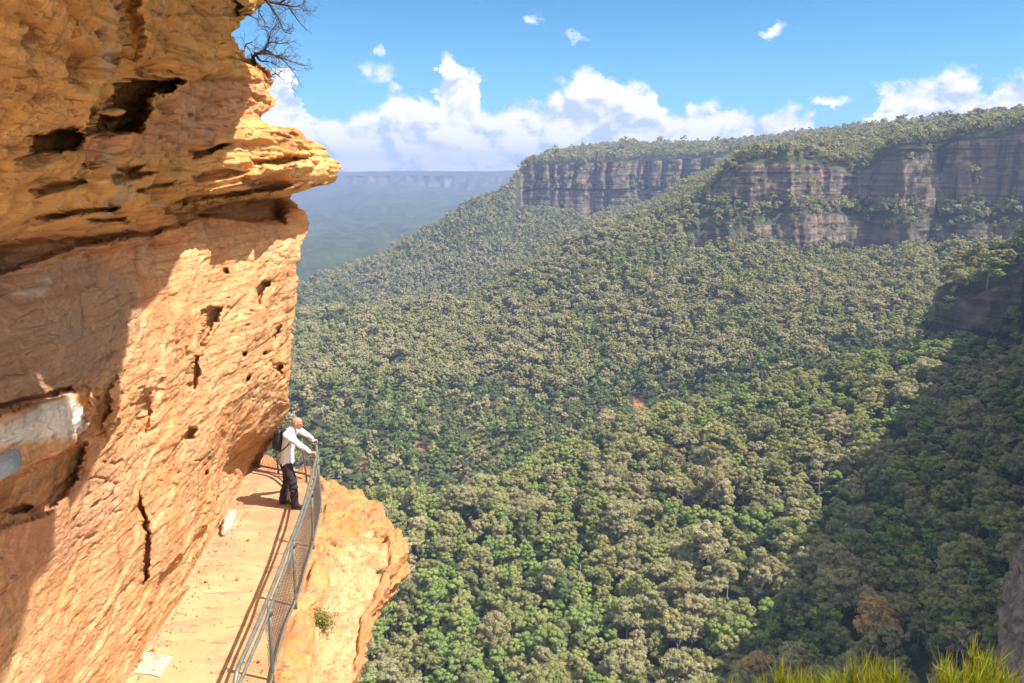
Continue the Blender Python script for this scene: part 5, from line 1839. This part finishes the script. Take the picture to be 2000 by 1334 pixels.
def needle_bush(name, cx, cy, Y, spread, n_stem, label, seed, hgt, group=None):
    """bush of fine upright needle leaves on forked stems (foliage nearest to the viewer)"""
    g = np.random.default_rng(seed)
    tip = at_y(cx, cy, Y)
    root_z = tip[2] - hgt
    o = empty(name, (tip[0], tip[1], root_z))
    tag(o, label, 'bush', group)
    m, t, out = material('needle_leaves_%s' % 'abcdefgh'[seed % 8])
    tone = attribute(t, 'tone')
    col = t.ramp(tone, [(0, (.07, .13, .010)), (.45, (.20, .27, .018)), (.85, (.40, .40, .045)), (1, (.28, .14, .035))])
    d = t.node('ShaderNodeBsdfDiffuse'); t.l.new(col, d.inputs[0])
    tr = t.node('ShaderNodeBsdfTranslucent'); t.l.new(col, tr.inputs[0])
    mx = t.node('ShaderNodeMixShader'); mx.inputs[0].default_value = .35
    t.l.new(d.outputs[0], mx.inputs[1]); t.l.new(tr.outputs[0], mx.inputs[2]); t.l.new(mx.outputs[0], out.inputs[0])
    wood = simple_mat('bush_wood_%s' % 'abcdefgh'[seed % 8], (.09, .055, .03), (.16, .10, .06), .9, 20)
    V, tn = [], []
    sb = MB()
    for s in range(n_stem):
        a = g.uniform(-1, 1); b = g.uniform(-.6, .6)
        top_h = hgt * (1 - .30 * a * a) * g.uniform(.66, 1.0)
        e = np.array([a * spread, b * spread * .8, top_h - .05])
        st = np.array([a * spread * .3, b * spread * .3, 0.0])
        Pm = catmull([st, st * .5 + e * .5 + np.array([0, 0, -.06]), e], 10)
        sb.tube(Pm, np.linspace(.011, .002, len(Pm)), 5, False)
        ln_ = len(Pm)
        for k in range(ln_ // 4, ln_):
            T = Pm[min(k + 1, ln_ - 1)] - Pm[max(k - 1, 0)]; T /= np.linalg.norm(T)
            for q in range(7):
                d_ = T * g.uniform(.7, 1.6) + g.normal(size=3) * .40 + np.array([0, 0, .30])
                d_ /= np.linalg.norm(d_)
                L_ = g.uniform(.07, .17) * (1.25 if k >= ln_ - 2 else 1)
                sd = np.cross(d_, g.normal(size=3)); sd /= np.linalg.norm(sd)
                p0 = Pm[k] + g.normal(size=3) * .008
                w = g.uniform(.0018, .0030)
                bend = g.normal(size=3) * .008
                V += [p0 - sd * w, p0 + sd * w, p0 + d_ * L_ * .6 + sd * w * .8 + bend, p0 + d_ * L_ * .6 - sd * w * .8 + bend,
                      p0 + d_ * L_ + bend * 2 - sd * w * .2, p0 + d_ * L_ + bend * 2 + sd * w * .2]
                tv = np.clip(g.normal(.45, .2) + .25 * (k / ln_ - .5), 0, .86)
                if g.random() < .09: tv = 1.0
                tn += [tv * .8, tv * .8, tv, tv, min(1, tv + .06), min(1, tv + .06)]
    n = len(V) // 6
    i = np.arange(n)[:, None] * 6
    F = np.concatenate([i + np.array([0, 1, 2, 3]), i + np.array([3, 2, 5, 4])])
    me = raw_mesh('foliage', np.array(V), F, False)
    attr(me, 'tone', np.array(tn))
    me.materials.append(m)
    link('foliage', me, None, o)
    sb.build('stems', wood, o)
B_ = [('needle_bush', 1925, 1272, 4.4, .20, 30, 'upright yellow-green needle-leaved bush in the lower right corner, tallest of the row', 11, .72),
      ('needle_bush', 1868, 1305, 4.3, .13, 14, 'narrow yellow-green needle bush hugging the tallest bush', 17, .62),
      ('needle_bush', 1690, 1288, 4.5, .22, 30, 'yellow-green needle bush with the widest tuft, in the middle of the row', 12, .66),
      ('needle_bush', 1760, 1310, 4.4, .12, 12, 'small spiky needle tuft just beside the widest tuft', 16, .55),
      ('needle_bush', 1530, 1316, 4.6, .20, 20, 'low yellowish needle bush with a bright ragged top at the bottom edge', 13, .55),
      ('needle_bush', 1600, 1326, 4.6, .14, 12, 'short needle tuft filling the gap between the two wider bushes', 14, .5),
      ('needle_bush', 1420, 1338, 4.7, .07, 5, 'thin sprig of needle leaves, the leftmost of the bottom row', 15, .45)]
for b in B_:
    needle_bush(*b, group=None)

def viewing_ground():
    """rocky slope under the viewer's feet that carries the bushes (below the frame)"""
    x = np.linspace(-2.2, 9, 90); y = np.linspace(-6, 5.2, 90)
    X, Y = np.meshgrid(x, y)
    Z = np.interp(Y, [-6, 0, 1.5, 3.6, 4.8, 5.2], [4.6, 4.4, 3.6, 2.15, 1.9, -14])
    G = np.stack([X, Y, Z], -1)
    G[..., 2] += .10 * fbm(G / .7, 4) - .06
    me = raw_mesh('rocky_ground', G.reshape(-1, 3), grid_faces(90, 90))
    m = bpy.data.materials['ledge_sandstone']
    o = link('rocky_ground', me, m)
    attr(me, 'sand', np.zeros(8100))
    tag(o, 'rocky slope below the viewpoint that carries the needle bushes', 'ground', kind='structure')
viewing_ground()

def tuft(px, py, z, r, n, label, seed):
    """low plant rooted in a crack of the ledge"""
    g = np.random.default_rng(seed)
    p = at_z(px, py, z)
    o = empty('ledge_plant', tuple(p))
    tag(o, label, 'plant')
    m, t, out = material('ledge_leaves_%d' % seed)
    tone = attribute(t, 'tone')
    principled(t, out, t.ramp(tone, [(0, (.16, .11, .06)), (.4, (.16, .15, .045)), (1, (.25, .27, .06))]), .8, None, .1)
    V, tn = [], []
    sb = MB()
    for s in range(26):
        d = g.normal(size=3); d[2] = abs(d[2]) * .8 + .25; d /= np.linalg.norm(d)
        e = d * r * g.uniform(.6, 1.0)
        P = catmull([np.zeros(3), e * .5 + g.normal(size=3) * r * .1, e], 5)
        sb.tube(P, np.linspace(.006, .002, len(P)), 4, False)
        for q in range(n // 26):
            b = P[int(g.integers(2, len(P)))] + g.normal(size=3) * r * .10
            nn = g.normal(size=3); nn /= np.linalg.norm(nn)
            t1 = np.cross(nn, g.normal(size=3)); t1 /= np.linalg.norm(t1); t2 = np.cross(nn, t1)
            L_ = g.uniform(.012, .026)
            V += [b - t1 * L_, b + t2 * L_ * .35, b + t1 * L_, b - t2 * L_ * .35]
            tn += [np.clip(g.normal(.55, .25), 0, 1)] * 4
    me = raw_mesh('foliage', np.array(V), np.arange(len(V)).reshape(-1, 4), False)
    attr(me, 'tone', tn); me.materials.append(m)
    link('foliage', me, None, o)
    sb.build('stems', simple_mat('ledge_stem_%d' % seed, (.08, .06, .04), (.14, .10, .07)), o)
tuft(626, 1222, -.28, .30, 1500, 'grey-green low shrub rooted in the step of the rock ledge', 21)
tuft(742, 1120, -.50, .14, 500, 'tiny green plant in a hollow near the rim of the ledge', 22)

# smooth grey boulder end standing before the white sandstone
def boulder():
    bm = bmesh.new()
    bmesh.ops.create_icosphere(bm, subdivisions=5, radius=1)
    c = at_x(-40, 906, -4.2)
    for v in bm.verts:
        p = v.co.copy()
        p = Vector([math.copysign(abs(x) ** .8, x) for x in p])
        v.co = Vector((p.x * .30, p.y * .20, p.z * .125)) + Vector(c)
        v.co += v.normal * float(.014 * fbm(np.array(v.co[:]) / .12, 3))
    me = bpy.data.meshes.new('boulder'); bm.to_mesh(me); bm.free(); me.shade_smooth()
    o = link('boulder', me, simple_mat('pale_grey_stone', (.16, .18, .21), (.24, .265, .30), .8, 45, .3, .3))
    tag(o, 'smooth pale grey stone knob jutting from the wall under the white sandstone block', 'boulder')
    return o
boulder()
